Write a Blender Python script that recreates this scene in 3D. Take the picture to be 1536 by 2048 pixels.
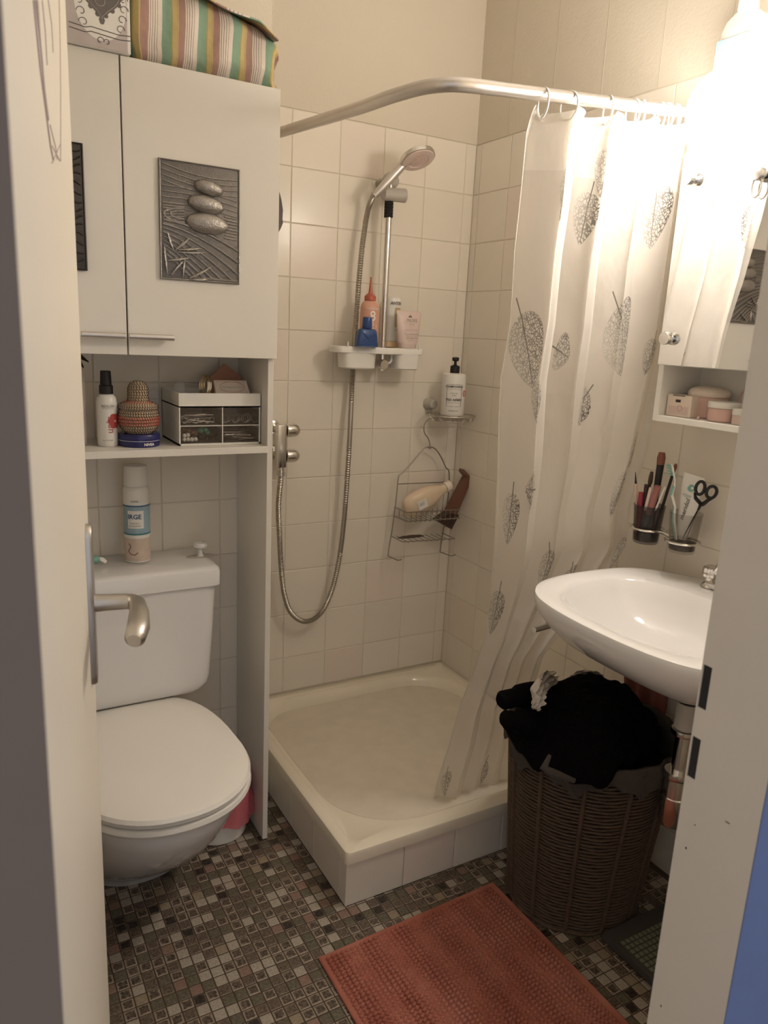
import bpy, bmesh, math, random
import numpy as np
from mathutils import Vector, Matrix
S = bpy.context.scene
for o in list(bpy.data.objects): bpy.data.objects.remove(o)
PI = math.pi; R = math.radians
sin, cos = math.sin, math.cos

# ---------------------------------------------------------------- camera
FPX = 1512.07; YAW, PITCH, ROLL = 0.5236555, 0.2304286, -0.0483153
CAM = Vector((0, 0, 1.325))
fw = Vector((sin(YAW)*cos(PITCH), cos(YAW)*cos(PITCH), -sin(PITCH)))
r0 = Vector((cos(YAW), -sin(YAW), 0)); d0 = fw.cross(r0)
rt = r0*cos(ROLL) + d0*sin(ROLL); dn = -r0*sin(ROLL) + d0*cos(ROLL)
cam = bpy.data.objects.new('camera', bpy.data.cameras.new('camera'))
S.collection.objects.link(cam); S.camera = cam
m = Matrix.Identity(4)
for i in range(3): m[i][0] = rt[i]; m[i][1] = -dn[i]; m[i][2] = -fw[i]; m[i][3] = CAM[i]
cam.matrix_world = m
cam.data.sensor_fit = 'HORIZONTAL'; cam.data.sensor_width = 36; cam.data.lens = 36*FPX/1536
cam.data.clip_start = 0.02
cam.data.dof.use_dof = True; cam.data.dof.focus_distance = 1.9; cam.data.dof.aperture_fstop = 13
def ray(px, py): return rt*((px-768)/FPX) + dn*((py-1024)/FPX) + fw
def B(px, py, y): r = ray(px, py); return CAM + r*((y-CAM.y)/r.y)      # pixel -> point on the vertical plane y
def F(px, py, z=0.0): r = ray(px, py); return CAM + r*((z-CAM.z)/r.z)  # ... on the level plane z
def G(px, py, x): r = ray(px, py); return CAM + r*((x-CAM.x)/r.x)      # ... on the vertical plane x

# ---------------------------------------------------------------- world and lights
W = bpy.data.worlds.new('world'); S.world = W; W.use_nodes = True
bg = W.node_tree.nodes['Background']; bg.inputs[0].default_value = (0.92, 0.94, 1.0, 1); bg.inputs[1].default_value = 0.36
S.view_settings.view_transform = 'Standard'; S.view_settings.look = 'None'
S.view_settings.exposure = 0.95; S.view_settings.gamma = 1; S.view_settings.use_curve_mapping = False
LAMP = Vector((1.315, 1.05, 1.765)); LAMP_R = 0.078; LAMP_STRENGTH = 47.0
LAMP_COL = (1.0, 0.905, 0.815)

# ---------------------------------------------------------------- materials
MT = {}
def mat(name, col, rough=0.5, metal=0.0, noise=0.0, nscale=20, bump=0.0, bscale=60, tint=0.0, alpha=1.0,
        trans=0.0, coat=0.0, emis=None, ior=1.45, spec=0.5, sheen=0.0, sss=0.0):
    m = bpy.data.materials.new(name); m.use_nodes = True; nt = m.node_tree
    p = nt.nodes['Principled BSDF']; L = nt.links
    p.inputs['Base Color'].default_value = (*col, 1); p.inputs['Roughness'].default_value = rough
    p.inputs['Metallic'].default_value = metal; p.inputs['Alpha'].default_value = alpha
    p.inputs['Transmission Weight'].default_value = trans; p.inputs['Coat Weight'].default_value = coat
    p.inputs['IOR'].default_value = ior; p.inputs['Specular IOR Level'].default_value = spec
    p.inputs['Sheen Weight'].default_value = sheen; p.inputs['Subsurface Weight'].default_value = sss
    if emis: p.inputs['Emission Color'].default_value = (*emis[0], 1); p.inputs['Emission Strength'].default_value = emis[1]
    tc = nt.nodes.new('ShaderNodeTexCoord')
    src = None
    if noise or tint:
        mx = nt.nodes.new('ShaderNodeHueSaturation'); mx.inputs['Color'].default_value = (*col, 1)
        add = nt.nodes.new('ShaderNodeMath'); add.operation = 'MULTIPLY_ADD'
        n = nt.nodes.new('ShaderNodeTexNoise'); n.inputs['Scale'].default_value = nscale; n.inputs['Detail'].default_value = 5
        L.new(tc.outputs['Object'], n.inputs['Vector'])
        L.new(n.outputs['Fac'], add.inputs[0]); add.inputs[1].default_value = noise*2; add.inputs[2].default_value = 1-noise
        val = add.outputs[0]
        if tint:
            oi = nt.nodes.new('ShaderNodeObjectInfo')
            a2 = nt.nodes.new('ShaderNodeMath'); a2.operation = 'MULTIPLY_ADD'
            L.new(oi.outputs['Random'], a2.inputs[0]); a2.inputs[1].default_value = tint; L.new(val, a2.inputs[2])
            val = a2.outputs[0]
        L.new(val, mx.inputs['Value']); L.new(mx.outputs[0], p.inputs['Base Color'])
    if bump:
        n2 = nt.nodes.new('ShaderNodeTexNoise'); n2.inputs['Scale'].default_value = bscale; n2.inputs['Detail'].default_value = 4
        L.new(tc.outputs['Object'], n2.inputs['Vector'])
        b = nt.nodes.new('ShaderNodeBump'); b.inputs['Strength'].default_value = bump; b.inputs['Distance'].default_value = 0.01
        L.new(n2.outputs['Fac'], b.inputs['Height']); L.new(b.outputs[0], p.inputs['Normal'])
    MT[name] = m; return m
mat('tile', (.775,.715,.615), .22, tint=.05, noise=.03, nscale=14, bump=.05, bscale=8)
mat('tile_pink', (.775,.69,.60), .25, tint=.05, noise=.03, nscale=14)
mat('grout', (.69,.62,.50), .9, noise=.10)
mat('plaster', (.665,.60,.49), .85, noise=.02, nscale=4, bump=.12, bscale=150)
mat('seam', (.60,.54,.44), .9)
mat('ceiling', (.86,.82,.75), .9)
mat('ceramic', (.79,.775,.755), .09, noise=.01, nscale=6, coat=.3)
mat('enamel', (.79,.72,.575), .14, noise=.03, nscale=5, coat=.2)
mat('seat_plastic', (.80,.765,.70), .2, noise=.01)
mat('laminate', (.77,.735,.665), .38, noise=.015, nscale=5)
mat('white_plastic', (.80,.775,.72), .35, noise=.01)
mat('grey_plastic', (.48,.45,.40), .4)
mat('door_paint', (.80,.735,.62), .45, noise=.02, nscale=6, bump=.08, bscale=30)
mat('jamb_paint', (.60,.53,.435), .5, noise=.04, nscale=9, bump=.1, bscale=40)
mat('casing_grey', (.185,.142,.118), .8, noise=.05)
mat('hall_blue_lit', (.145,.19,.36), .85, noise=.05, bump=.1)  # blue hall wall, the cool light on it put into the colour
mat('chrome', (.72,.70,.67), .16, 1.0)
mat('steel', (.56,.53,.49), .34, 1.0, noise=.05, nscale=60)
mat('alu', (.66,.63,.60), .38, 1.0, noise=.06, nscale=25)
mat('hose', (.45,.42,.37), .35, 1.0)
mat('wire', (.34,.31,.27), .4, .8)
mat('black', (.012,.011,.011), .45)
mat('black_matte', (.016,.014,.013), .8)
mat('ink', (.05,.045,.04), .6)
mat('ink_grey', (.16,.14,.13), .6)
mat('ink_light', (.42,.38,.34), .6)
mat('ink_white', (.85,.83,.80), .5)
mat('ink_blue', (.03,.10,.22), .5)
mat('ink_teal', (.07,.22,.25), .5)
mat('ink_red', (.45,.07,.06), .5)
mat('black_cloth', (.0035,.003,.0032), .95, noise=.2, nscale=60, bump=.5, bscale=90, spec=.1)
mat('white_cloth', (.62,.56,.49), .9, noise=.05, nscale=60, bump=.4, bscale=60, spec=.2)
mat('liner', (.072,.060,.053), .95, noise=.15, nscale=60, bump=.4, bscale=60, spec=.2)
mat('wicker', (.092,.060,.040), .75, noise=.35, nscale=70, bump=.3, bscale=200)
mat('wicker_shade', (.012,.008,.006), .9)
mat('pink_cloth', (.22,.075,.062), .9, noise=.1, bump=.3)
mat('pink_bag', (.72,.16,.20), .35, noise=.08, alpha=.72)
mat('dark_board', (.060,.052,.045), .6, noise=.1)
mat('green_rubber', (.16,.17,.11), .6, noise=.1)
mat('peach', (.64,.34,.24), .35); mat('orange_red', (.44,.11,.07), .35)
mat('blue', (.028,.070,.21), .3); mat('navy', (.018,.02,.11), .25)
mat('soap', (.75,.56,.33), .4); mat('pale_pink', (.68,.54,.48), .4); mat('blush', (.66,.44,.38), .4)
mat('pale_box', (.78,.67,.57), .6); mat('lilac', (.52,.46,.44), .7, noise=.12, nscale=30)
mat('gold', (.75,.60,.38), .2, 1.0); mat('brown', (.17,.075,.05), .4); mat('dark_brown', (.055,.03,.022), .4)
mat('amber', (.55,.40,.19), .25, alpha=.85)
mat('perfume', (.62,.38,.29), .1, alpha=.6)
mat('clear', (.85,.85,.85), .06, alpha=.22)
mat('smoke', (.05,.04,.038), .1, alpha=.42)
mat('smoke_light', (.16,.125,.095), .1, alpha=.20)
mat('smoke_solid', (.03,.025,.022), .25)
mat('copper', (.45,.22,.15), .6)
mat('pearl', (.85,.80,.74), .2, coat=.5); mat('green_bead', (.10,.34,.22), .25, coat=.5); mat('brown_bead', (.28,.15,.09), .35)
mat('translucent_bottle', (.72,.58,.42), .35, noise=.04, sss=.1)
mat('mirror', (.93,.93,.92), .015, 1.0)
mat('plaque', (.36,.335,.31), .33, .75, noise=.14, nscale=90, bump=.25, bscale=260)
mat('plaque_base', (.17,.158,.148), .42, .6, noise=.15, nscale=90, bump=.2, bscale=260)
mat('plaque_dark', (.07,.065,.062), .3, .8, noise=.2, nscale=90)
mat('teal_label', (.16,.42,.44), .4); mat('sky_label', (.30,.41,.47), .4); mat('sand_label', (.60,.49,.40), .5, noise=.15, nscale=60)
mat('mint', (.22,.44,.37), .4); mat('lipstick_red', (.27,.035,.05), .35); mat('brush_hair', (.22,.085,.06), .9, noise=.2, nscale=200)
mat('scratch', (.47,.37,.35), .8)
mat('rose', (.40,.17,.15), .3, alpha=.8)
mat('brass_dull', (.25,.21,.14), .5, .7)

def striped():
    m = bpy.data.materials.new('striped_cloth'); m.use_nodes = True; nt = m.node_tree; L = nt.links
    p = nt.nodes['Principled BSDF']; p.inputs['Roughness'].default_value = .85
    uv = nt.nodes.new('ShaderNodeUVMap'); sx = nt.nodes.new('ShaderNodeSeparateXYZ'); L.new(uv.outputs[0], sx.inputs[0])
    fr = nt.nodes.new('ShaderNodeMath'); fr.operation = 'FRACT'; L.new(sx.outputs[0], fr.inputs[0])
    cr = nt.nodes.new('ShaderNodeValToRGB'); cr.color_ramp.interpolation = 'CONSTANT'
    g=(.25,.38,.27,1); y=(.58,.45,.20,1); w=(.74,.66,.57,1); d=(.22,.15,.13,1); b=(.42,.26,.21,1); gy=(.38,.36,.16,1)
    st=[(0,g),(.24,gy),(.28,y),(.40,b),(.41,y),(.44,b),(.62,w),(.66,d),(.675,w),(.72,d),(.735,w),(.79,d),(.805,w),(.86,d),(.875,w)]
    e = cr.color_ramp.elements; e[0].position=0; e[0].color=g; e[1].position=st[1][0]; e[1].color=st[1][1]
    for q,c in st[2:]: k = e.new(q); k.color = c
    L.new(fr.outputs[0], cr.inputs[0]); L.new(cr.outputs[0], p.inputs['Base Color'])
    tc = nt.nodes.new('ShaderNodeTexCoord'); n = nt.nodes.new('ShaderNodeTexNoise'); n.inputs['Scale'].default_value = 35
    L.new(tc.outputs['Object'], n.inputs['Vector']); bm_ = nt.nodes.new('ShaderNodeBump'); bm_.inputs['Strength'].default_value=.4; bm_.inputs['Distance'].default_value=.01
    L.new(n.outputs['Fac'], bm_.inputs['Height']); L.new(bm_.outputs[0], p.inputs['Normal'])
    MT['striped'] = m
striped()
def ramp_mat(name, vec_out, scale, stops, rough=.5, bump=.2, tex='noise', tint=False, dist=.002):
    m = bpy.data.materials.new(name); m.use_nodes = True; nt = m.node_tree; L = nt.links
    p = nt.nodes['Principled BSDF']; p.inputs['Roughness'].default_value = rough
    tc = nt.nodes.new('ShaderNodeTexCoord'); v = tc.outputs[vec_out]
    if tint:
        oi = nt.nodes.new('ShaderNodeObjectInfo'); ad = nt.nodes.new('ShaderNodeVectorMath'); ad.operation = 'MULTIPLY_ADD'
        cx = nt.nodes.new('ShaderNodeCombineXYZ')
        for i in range(3): L.new(oi.outputs['Random'], cx.inputs[i])
        L.new(cx.outputs[0], ad.inputs[0]); ad.inputs[1].default_value = (37, 91, 53); L.new(v, ad.inputs[2]); v = ad.outputs[0]
    n = nt.nodes.new('ShaderNodeTexNoise'); n.inputs['Scale'].default_value = scale; n.inputs['Detail'].default_value = 4
    L.new(v, n.inputs['Vector'])
    cr = nt.nodes.new('ShaderNodeValToRGB'); e = cr.color_ramp.elements
    e[0].position = stops[0][0]; e[0].color = (*stops[0][1],1); e[1].position = stops[1][0]; e[1].color = (*stops[1][1],1)
    for q,c in stops[2:]: k = e.new(q); k.color = (*c,1)
    L.new(n.outputs['Fac'], cr.inputs[0]); L.new(cr.outputs[0], p.inputs['Base Color'])
    b = nt.nodes.new('ShaderNodeBump'); b.inputs['Strength'].default_value = bump; b.inputs['Distance'].default_value = dist
    L.new(n.outputs['Fac'], b.inputs['Height']); L.new(b.outputs[0], p.inputs['Normal'])
    MT[name] = m
def stone_mat(name, dark, light, rim, rimw, scale):
    """glazed mosaic stone: mottled glaze, lighter worn rim of its own (UV runs 0..1 over each stone)"""
    m = bpy.data.materials.new(name); m.use_nodes = True; nt = m.node_tree; L = nt.links; N = nt.nodes
    p = N['Principled BSDF']; p.inputs['Roughness'].default_value = .45
    tc = N.new('ShaderNodeNewGeometry'); n = N.new('ShaderNodeTexNoise'); n.inputs['Scale'].default_value = scale; n.inputs['Detail'].default_value = 3
    L.new(tc.outputs['Position'], n.inputs['Vector'])
    cr = N.new('ShaderNodeValToRGB'); e = cr.color_ramp.elements; e[0].position = .36; e[0].color = (*dark,1); e[1].position = .64; e[1].color = (*light,1)
    L.new(n.outputs['Fac'], cr.inputs[0]); last = cr.outputs[0]
    if rim:
        uv = N.new('ShaderNodeUVMap'); sp = N.new('ShaderNodeSeparateXYZ'); L.new(uv.outputs[0], sp.inputs[0])
        def mt(op, a, b=None):
            q = N.new('ShaderNodeMath'); q.operation = op
            for i, v in enumerate((a, b)):
                if v is None: continue
                if isinstance(v, float): q.inputs[i].default_value = v
                else: L.new(v, q.inputs[i])
            return q.outputs[0]
        dx = mt('ABSOLUTE', mt('SUBTRACT', sp.outputs[0], .5)); dy = mt('ABSOLUTE', mt('SUBTRACT', sp.outputs[1], .5))
        d = mt('ADD', mt('MAXIMUM', dx, dy), mt('MULTIPLY', mt('SUBTRACT', n.outputs['Fac'], .5), .30))
        mr = N.new('ShaderNodeMapRange'); mr.inputs[1].default_value = rimw; mr.inputs[2].default_value = rimw+.10; L.new(d, mr.inputs[0])
        mx = N.new('ShaderNodeMix'); mx.data_type = 'RGBA'; L.new(mr.outputs[0], mx.inputs[0]); L.new(last, mx.inputs[6]); mx.inputs[7].default_value = (*rim,1); last = mx.outputs[2]
    L.new(last, p.inputs['Base Color']); MT[name] = m
stone_mat('stone_white', (.30,.255,.20), (.41,.36,.29), None, .4, 240)
stone_mat('stone_marble', (.034,.023,.016), (.150,.108,.076), (.31,.25,.19), .33, 170)
stone_mat('stone_brown', (.062,.042,.029), (.165,.120,.085), (.20,.155,.115), .38, 200)
stone_mat('stone_green', (.080,.068,.042), (.150,.130,.086), None, .4, 200)
stone_mat('stone_dark', (.012,.008,.006), (.048,.034,.025), (.16,.125,.095), .40, 150)
stone_mat('stone_rose', (.20,.125,.092), (.26,.165,.125), None, .4, 150)
stone_mat('stone_sand', (.235,.18,.115), (.30,.24,.165), None, .4, 150)
mat('mosaic_grout', (.075,.050,.031), .9, noise=.1)
ramp_mat('chenille', 'Object', 7, [(.3,(.31,.085,.055)),(.55,(.40,.140,.095)),(.75,(.47,.195,.145))], .95, .2)

# ---- curtain: sheer frosted film, printed with leaf skeletons
LEAVES = []
def curtain_material():
    m = bpy.data.materials.new('curtain_film'); m.use_nodes = True; nt = m.node_tree; L = nt.links; N = nt.nodes
    out = N['Material Output']; N.remove(N['Principled BSDF'])
    uv = N.new('ShaderNodeUVMap')
    nz = N.new('ShaderNodeTexNoise'); nz.inputs['Scale'].default_value = 30; L.new(uv.outputs[0], nz.inputs['Vector'])
    vo = N.new('ShaderNodeTexVoronoi'); vo.feature = 'DISTANCE_TO_EDGE'; vo.inputs['Scale'].default_value = 125
    vm = N.new('ShaderNodeVectorMath'); vm.operation = 'MULTIPLY_ADD'; vm.inputs[1].default_value = (.012,.012,0)
    L.new(nz.outputs['Color'], vm.inputs[0]); L.new(uv.outputs[0], vm.inputs[2]); L.new(vm.outputs[0], vo.inputs['Vector'])
    lt = N.new('ShaderNodeMath'); lt.operation = 'LESS_THAN'; L.new(vo.outputs['Distance'], lt.inputs[0]); lt.inputs[1].default_value = .10
    g = bpy.data.node_groups.new('leaf', 'ShaderNodeTree')
    for nme, ty in (('Vec','NodeSocketVector'),('Veins','NodeSocketFloat'),('C','NodeSocketVector'),('Ang','NodeSocketFloat'),('Len','NodeSocketFloat'),('Wid','NodeSocketFloat'),('Fade','NodeSocketFloat')):
        g.interface.new_socket(nme, in_out='INPUT', socket_type=ty)
    g.interface.new_socket('Ink', in_out='OUTPUT', socket_type='NodeSocketFloat')
    gi = g.nodes.new('NodeGroupInput'); go = g.nodes.new('NodeGroupOutput'); gl = g.links
    def mth(op, a, b=None, c=None, clamp=False):
        n = g.nodes.new('ShaderNodeMath'); n.operation = op; n.use_clamp = clamp
        for i, v in enumerate((a, b, c)):
            if v is None: continue
            if isinstance(v, (int, float)): n.inputs[i].default_value = v
            else: gl.new(v, n.inputs[i])
        return n.outputs[0]
    sb = g.nodes.new('ShaderNodeVectorMath'); sb.operation = 'SUBTRACT'; gl.new(gi.outputs['Vec'], sb.inputs[0]); gl.new(gi.outputs['C'], sb.inputs[1])
    ro = g.nodes.new('ShaderNodeVectorRotate'); ro.rotation_type = 'Z_AXIS'; gl.new(sb.outputs[0], ro.inputs['Vector']); gl.new(gi.outputs['Ang'], ro.inputs['Angle'])
    sp = g.nodes.new('ShaderNodeSeparateXYZ'); gl.new(ro.outputs[0], sp.inputs[0])
    t = mth('ADD', mth('DIVIDE', sp.outputs[0], gi.outputs['Len']), .5)          # 0 at the stem end .. 1 at the tip
    tc_ = mth('MAXIMUM', mth('MINIMUM', t, 1.0), 0.0)
    w = mth('MULTIPLY', mth('POWER', mth('SINE', mth('MULTIPLY', mth('POWER', tc_, .62), PI)), .75), gi.outputs['Wid'])
    ab = mth('ABSOLUTE', sp.outputs[1])
    inside = mth('LESS_THAN', ab, w)
    rim = mth('LESS_THAN', mth('ABSOLUTE', mth('SUBTRACT', ab, w)), .0009)
    rim = mth('MULTIPLY', rim, mth('GREATER_THAN', w, .003))
    rib = mth('LESS_THAN', ab, mth('MULTIPLY_ADD', t, -.0012, .0019))
    onrib = mth('MULTIPLY', mth('GREATER_THAN', t, -.22), mth('LESS_THAN', t, .95))
    rib = mth('MULTIPLY', rib, onrib)
    sv = mth('FRACT', mth('SUBTRACT', mth('MULTIPLY', t, 4.5), mth('MULTIPLY', ab, 38.0)))
    sv = mth('LESS_THAN', sv, .075)
    body = mth('MULTIPLY', inside, mth('MAXIMUM', mth('MAXIMUM', gi.outputs['Veins'], rim), sv))
    fade = mth('MULTIPLY_ADD', mth('DIVIDE', sp.outputs[1], gi.outputs['Wid']), gi.outputs['Fade'], .62, True)
    ink = mth('MAXIMUM', mth('MULTIPLY', mth('MAXIMUM', body, mth('MULTIPLY', rim, inside)), fade), mth('MULTIPLY', rib, .9))
    gl.new(ink, go.inputs['Ink'])
    prev = None
    for (u, v, ang, ln, wd, fade_) in LEAVES:
        n = N.new('ShaderNodeGroup'); n.node_tree = g
        L.new(uv.outputs[0], n.inputs['Vec']); L.new(lt.outputs[0], n.inputs['Veins'])
        n.inputs['C'].default_value = (u, v, 0); n.inputs['Ang'].default_value = -ang
        n.inputs['Len'].default_value = ln; n.inputs['Wid'].default_value = wd; n.inputs['Fade'].default_value = fade_
        if prev is None: prev = n.outputs[0]
        else:
            mx = N.new('ShaderNodeMath'); mx.operation = 'MAXIMUM'; L.new(prev, mx.inputs[0]); L.new(n.outputs[0], mx.inputs[1]); prev = mx.outputs[0]
    wn = N.new('ShaderNodeTexNoise'); wn.inputs['Scale'].default_value = 9; wn.inputs['Detail'].default_value = 3; L.new(uv.outputs[0], wn.inputs['Vector'])
    bp = N.new('ShaderNodeBump'); bp.inputs['Strength'].default_value = .35; bp.inputs['Distance'].default_value = .02; L.new(wn.outputs['Fac'], bp.inputs['Height'])
    df = N.new('ShaderNodeBsdfDiffuse'); df.inputs[0].default_value = (.86,.83,.78,1)
    tl = N.new('ShaderNodeBsdfTranslucent'); tl.inputs[0].default_value = (.86,.82,.76,1)
    tr = N.new('ShaderNodeBsdfTransparent'); tr.inputs[0].default_value = (.95,.93,.89,1)
    gs = N.new('ShaderNodeBsdfGlossy'); gs.inputs['Roughness'].default_value = .32; gs.inputs[0].default_value = (.9,.9,.9,1)
    for q in (df, tl, gs): L.new(bp.outputs[0], q.inputs['Normal'])
    def mix(f, a, b):
        n = N.new('ShaderNodeMixShader')
        if isinstance(f, float): n.inputs[0].default_value = f
        else: L.new(f, n.inputs[0])
        L.new(a, n.inputs[1]); L.new(b, n.inputs[2]); return n.outputs[0]
    a = mix(.45, df.outputs[0], tl.outputs[0]); a = mix(.10, a, gs.outputs[0])
    hz = N.new('ShaderNodeSeparateXYZ'); L.new(uv.outputs[0], hz.inputs[0])          # the header band is double film
    hd = N.new('ShaderNodeMapRange'); hd.inputs[1].default_value = 1.655; hd.inputs[2].default_value = 1.657; hd.inputs[3].default_value = .42; hd.inputs[4].default_value = .30
    L.new(hz.outputs[1], hd.inputs[0])
    a = mix(hd.outputs[0], a, tr.outputs[0])
    ik = N.new('ShaderNodeBsdfDiffuse'); ik.inputs[0].default_value = (.05,.045,.04,1)
    mm = N.new('ShaderNodeMath'); mm.operation = 'MULTIPLY'; mm.inputs[1].default_value = .85; L.new(prev, mm.inputs[0])
    a = mix(mm.outputs[0], a, ik.outputs[0])
    L.new(a, out.inputs['Surface']); MT['curtain'] = m

# ---------------------------------------------------------------- mesh helpers
class MB:
    def __init__(s): s.v = []; s.f = []; s.uv = None; s.flat = set()
    def add(s, vs, fs, flat=False):
        b = len(s.v); s.v += [Vector(q) for q in vs]
        for f in fs:
            if flat: s.flat.add(len(s.f))
            s.f.append(tuple(b+i for i in f))
        return s
    def box(s, x0, x1, y0, y1, z0, z1, bev=0.0, seg=2):
        if bev <= 0:
            vs = [(x,y,z) for z in (z0,z1) for y in (y0,y1) for x in (x0,x1)]
            return s.add(vs, [(0,2,3,1),(4,5,7,6),(0,1,5,4),(2,6,7,3),(0,4,6,2),(1,3,7,5)], True)
        bm = bmesh.new(); bmesh.ops.create_cube(bm, size=1)
        for v in bm.verts: v.co = Vector(((x0+x1)/2+v.co.x*(x1-x0), (y0+y1)/2+v.co.y*(y1-y0), (z0+z1)/2+v.co.z*(z1-z0)))
        bmesh.ops.bevel(bm, geom=bm.edges[:], offset=bev, segments=seg, affect='EDGES', profile=.6)
        bm.verts.index_update(); s.add([v.co.copy() for v in bm.verts], [[v.index for v in f.verts] for f in bm.faces], seg < 2); bm.free(); return s
    def rings(s, rings, closed=True, cap0=True, cap1=True):
        n = len(rings[0]); vs = [p for r in rings for p in r]; fs = []
        for k in range(len(rings)-1):
            for i in range(n if closed else n-1):
                j = (i+1) % n; fs.append((k*n+i, k*n+j, (k+1)*n+j, (k+1)*n+i))
        if cap0: fs.append(tuple(reversed(range(n))))
        if cap1: fs.append(tuple((len(rings)-1)*n+i for i in range(n)))
        return s.add(vs, fs)
    def lathe(s, prof, c=(0,0,0), n=32, sx=1, sy=1, mtx=None, cap0=True, cap1=True):
        c = Vector(c); rr = []
        for r, z in prof:
            ring = [Vector((r*cos(2*PI*i/n)*sx, r*sin(2*PI*i/n)*sy, z)) for i in range(n)]
            rr.append([(mtx @ p if mtx else p) + c for p in ring])
        return s.rings(rr, True, cap0, cap1)
    def tube(s, pts, r, n=10, closed=False, caps=True, sq=1.0):
        pts = [Vector(p) for p in pts]; k = len(pts); rr = []; up = None
        for i, p in enumerate(pts):
            a = pts[(i-1) % k] if (closed or i) else pts[0]; b = pts[(i+1) % k] if (closed or i < k-1) else pts[-1]
            t = (b-a)
            t = t.normalized() if t.length > 1e-9 else Vector((0,0,1))
            if up is None: up = t.orthogonal().normalized()
            up = (up - t*up.dot(t)); up = up.normalized() if up.length > 1e-6 else t.orthogonal().normalized()
            sd = t.cross(up); rad = r[i] if isinstance(r, (list, tuple)) else r
            rr.append([p + (up*cos(2*PI*j/n) + sd*sin(2*PI*j/n)*sq)*rad for j in range(n)])
        if closed: rr.append(rr[0])
        return s.rings(rr, True, caps and not closed, caps and not closed)
    def ball(s, c, rx, ry=None, rz=None, n=16, m=10, mtx=None):
        ry = ry or rx; rz = rz or rx; c = Vector(c); rr = []
        for k in range(m+1):
            a = -PI/2 + PI*k/m; q = max(cos(a), .02)
            ring = [Vector((rx*q*cos(2*PI*i/n), ry*q*sin(2*PI*i/n), rz*sin(a))) for i in range(n)]
            rr.append([(mtx @ p if mtx else p)+c for p in ring])
        return s.rings(rr)
    def poly(s, pts, d):     # a flat outline extruded by the vector d
        n = len(pts); pts = [Vector(p) for p in pts]; d = Vector(d)
        fs = [tuple(range(n)), tuple(reversed(range(n, 2*n)))] + [(i, n+i, n+(i+1) % n, (i+1) % n) for i in range(n)]
        return s.add(pts+[p+d for p in pts], fs, True)
COL = S.collection
def link(o, parent=None):
    COL.objects.link(o)
    if parent is not None: o.parent = parent
    return o
def root_inv(parent):
    M_ = Matrix.Identity(4); p = parent
    while p is not None:
        M_ = p.matrix_basis @ M_; p = p.parent
    return M_.inverted()
def obj(name, mb, material, parent=None, world=True, smooth=True, label=None, kind=None):
    me = bpy.data.meshes.new(name); vs = mb.v
    if parent is not None and world: I_ = root_inv(parent); vs = [I_ @ v for v in vs]
    me.from_pydata([tuple(v) for v in vs], [], mb.f)
    mm = MT[material] if isinstance(material, str) else material
    me.materials.append(mm)
    if mb.uv:
        ul = me.uv_layers.new(name='UVMap')
        for lp in me.loops: ul.data[lp.index].uv = mb.uv[lp.vertex_index]
    bm = bmesh.new(); bm.from_mesh(me)
    if not mb.uv: bmesh.ops.remove_doubles(bm, verts=bm.verts, dist=1e-6)
    bmesh.ops.recalc_face_normals(bm, faces=bm.faces); bm.to_mesh(me); bm.free()
    if smooth:
        me.polygons.foreach_set('use_smooth', [True]*len(me.polygons))
        try: me.set_sharp_from_angle(angle=R(38))
        except Exception: pass
    o = bpy.data.objects.new(name, me); link(o, parent)
    if label: o['label'] = label
    if kind: o['kind'] = kind
    return o
def tag(o, label, cat, group=None):
    o['label'] = label; o['category'] = cat
    if group: o['group'] = group
    return o
def thing(name, label, cat, loc=(0,0,0), rotz=0, group=None):
    o = bpy.data.objects.new(name, None); o.location = loc; o.rotation_euler = (0,0,rotz); o.empty_display_size = .05
    COL.objects.link(o); o.matrix_basis = Matrix.Translation(Vector(loc)) @ Matrix.Rotation(rotz, 4, 'Z')
    return tag(o, label, cat, group)
def struct(name, mb, material, **k): return obj(name, mb, material, kind='structure', **k)
def text(parent, s, size, fn, material, name='lettering', sx=1.0, bold=0.0, th=.0004, align='CENTER'):
    c = bpy.data.curves.new('t', 'FONT'); c.body = s; c.size = size; c.resolution_u = 2; c.align_x = align; c.align_y = 'CENTER'; c.offset = bold
    o = bpy.data.objects.new('t', c); COL.objects.link(o)
    me = bpy.data.meshes.new_from_object(o.evaluated_get(bpy.context.evaluated_depsgraph_get()))
    vs = [v.co.copy() for v in me.vertices]; fs = [tuple(p.vertices) for p in me.polygons]
    bpy.data.objects.remove(o); bpy.data.curves.remove(c); bpy.data.meshes.remove(me)
    mb = MB(); mb.add([fn(v.x*sx, v.y) for v in vs], fs, True)
    return obj(name, mb, material, parent, smooth=False)
def cylmap(c, r, face, z0, tilt=0.0, off=.0006):   # text coords -> cylinder about c, centred on direction `face` (angle in xy)
    c = Vector(c)
    def f(u, v):
        uu = u*cos(tilt)-v*sin(tilt); vv = u*sin(tilt)+v*cos(tilt)
        a = face + uu/r
        return Vector((c.x+(r+off)*cos(a), c.y+(r+off)*sin(a), z0+vv))
    return f
def planemap(o, u_, v_, rot=0.0):
    o = Vector(o); u_ = Vector(u_).normalized(); v_ = Vector(v_).normalized()
    return lambda u, v: o + u_*(u*cos(rot)-v*sin(rot)) + v_*(u*sin(rot)+v*cos(rot))
def patch(c, r, face, half, z0, z1, off=.0004, n=10):  # curved label on a cylinder
    mb = MB(); rr = []
    for z in (z0, z1): rr.append([Vector((c[0]+(r+off)*cos(face-half+2*half*i/n), c[1]+(r+off)*sin(face-half+2*half*i/n), z)) for i in range(n+1)])
    return mb.rings(rr, False, False, False)
def interp(x, xs, ys):
    return float(np.interp(x, xs, ys))
rng = random.Random(7)

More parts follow.
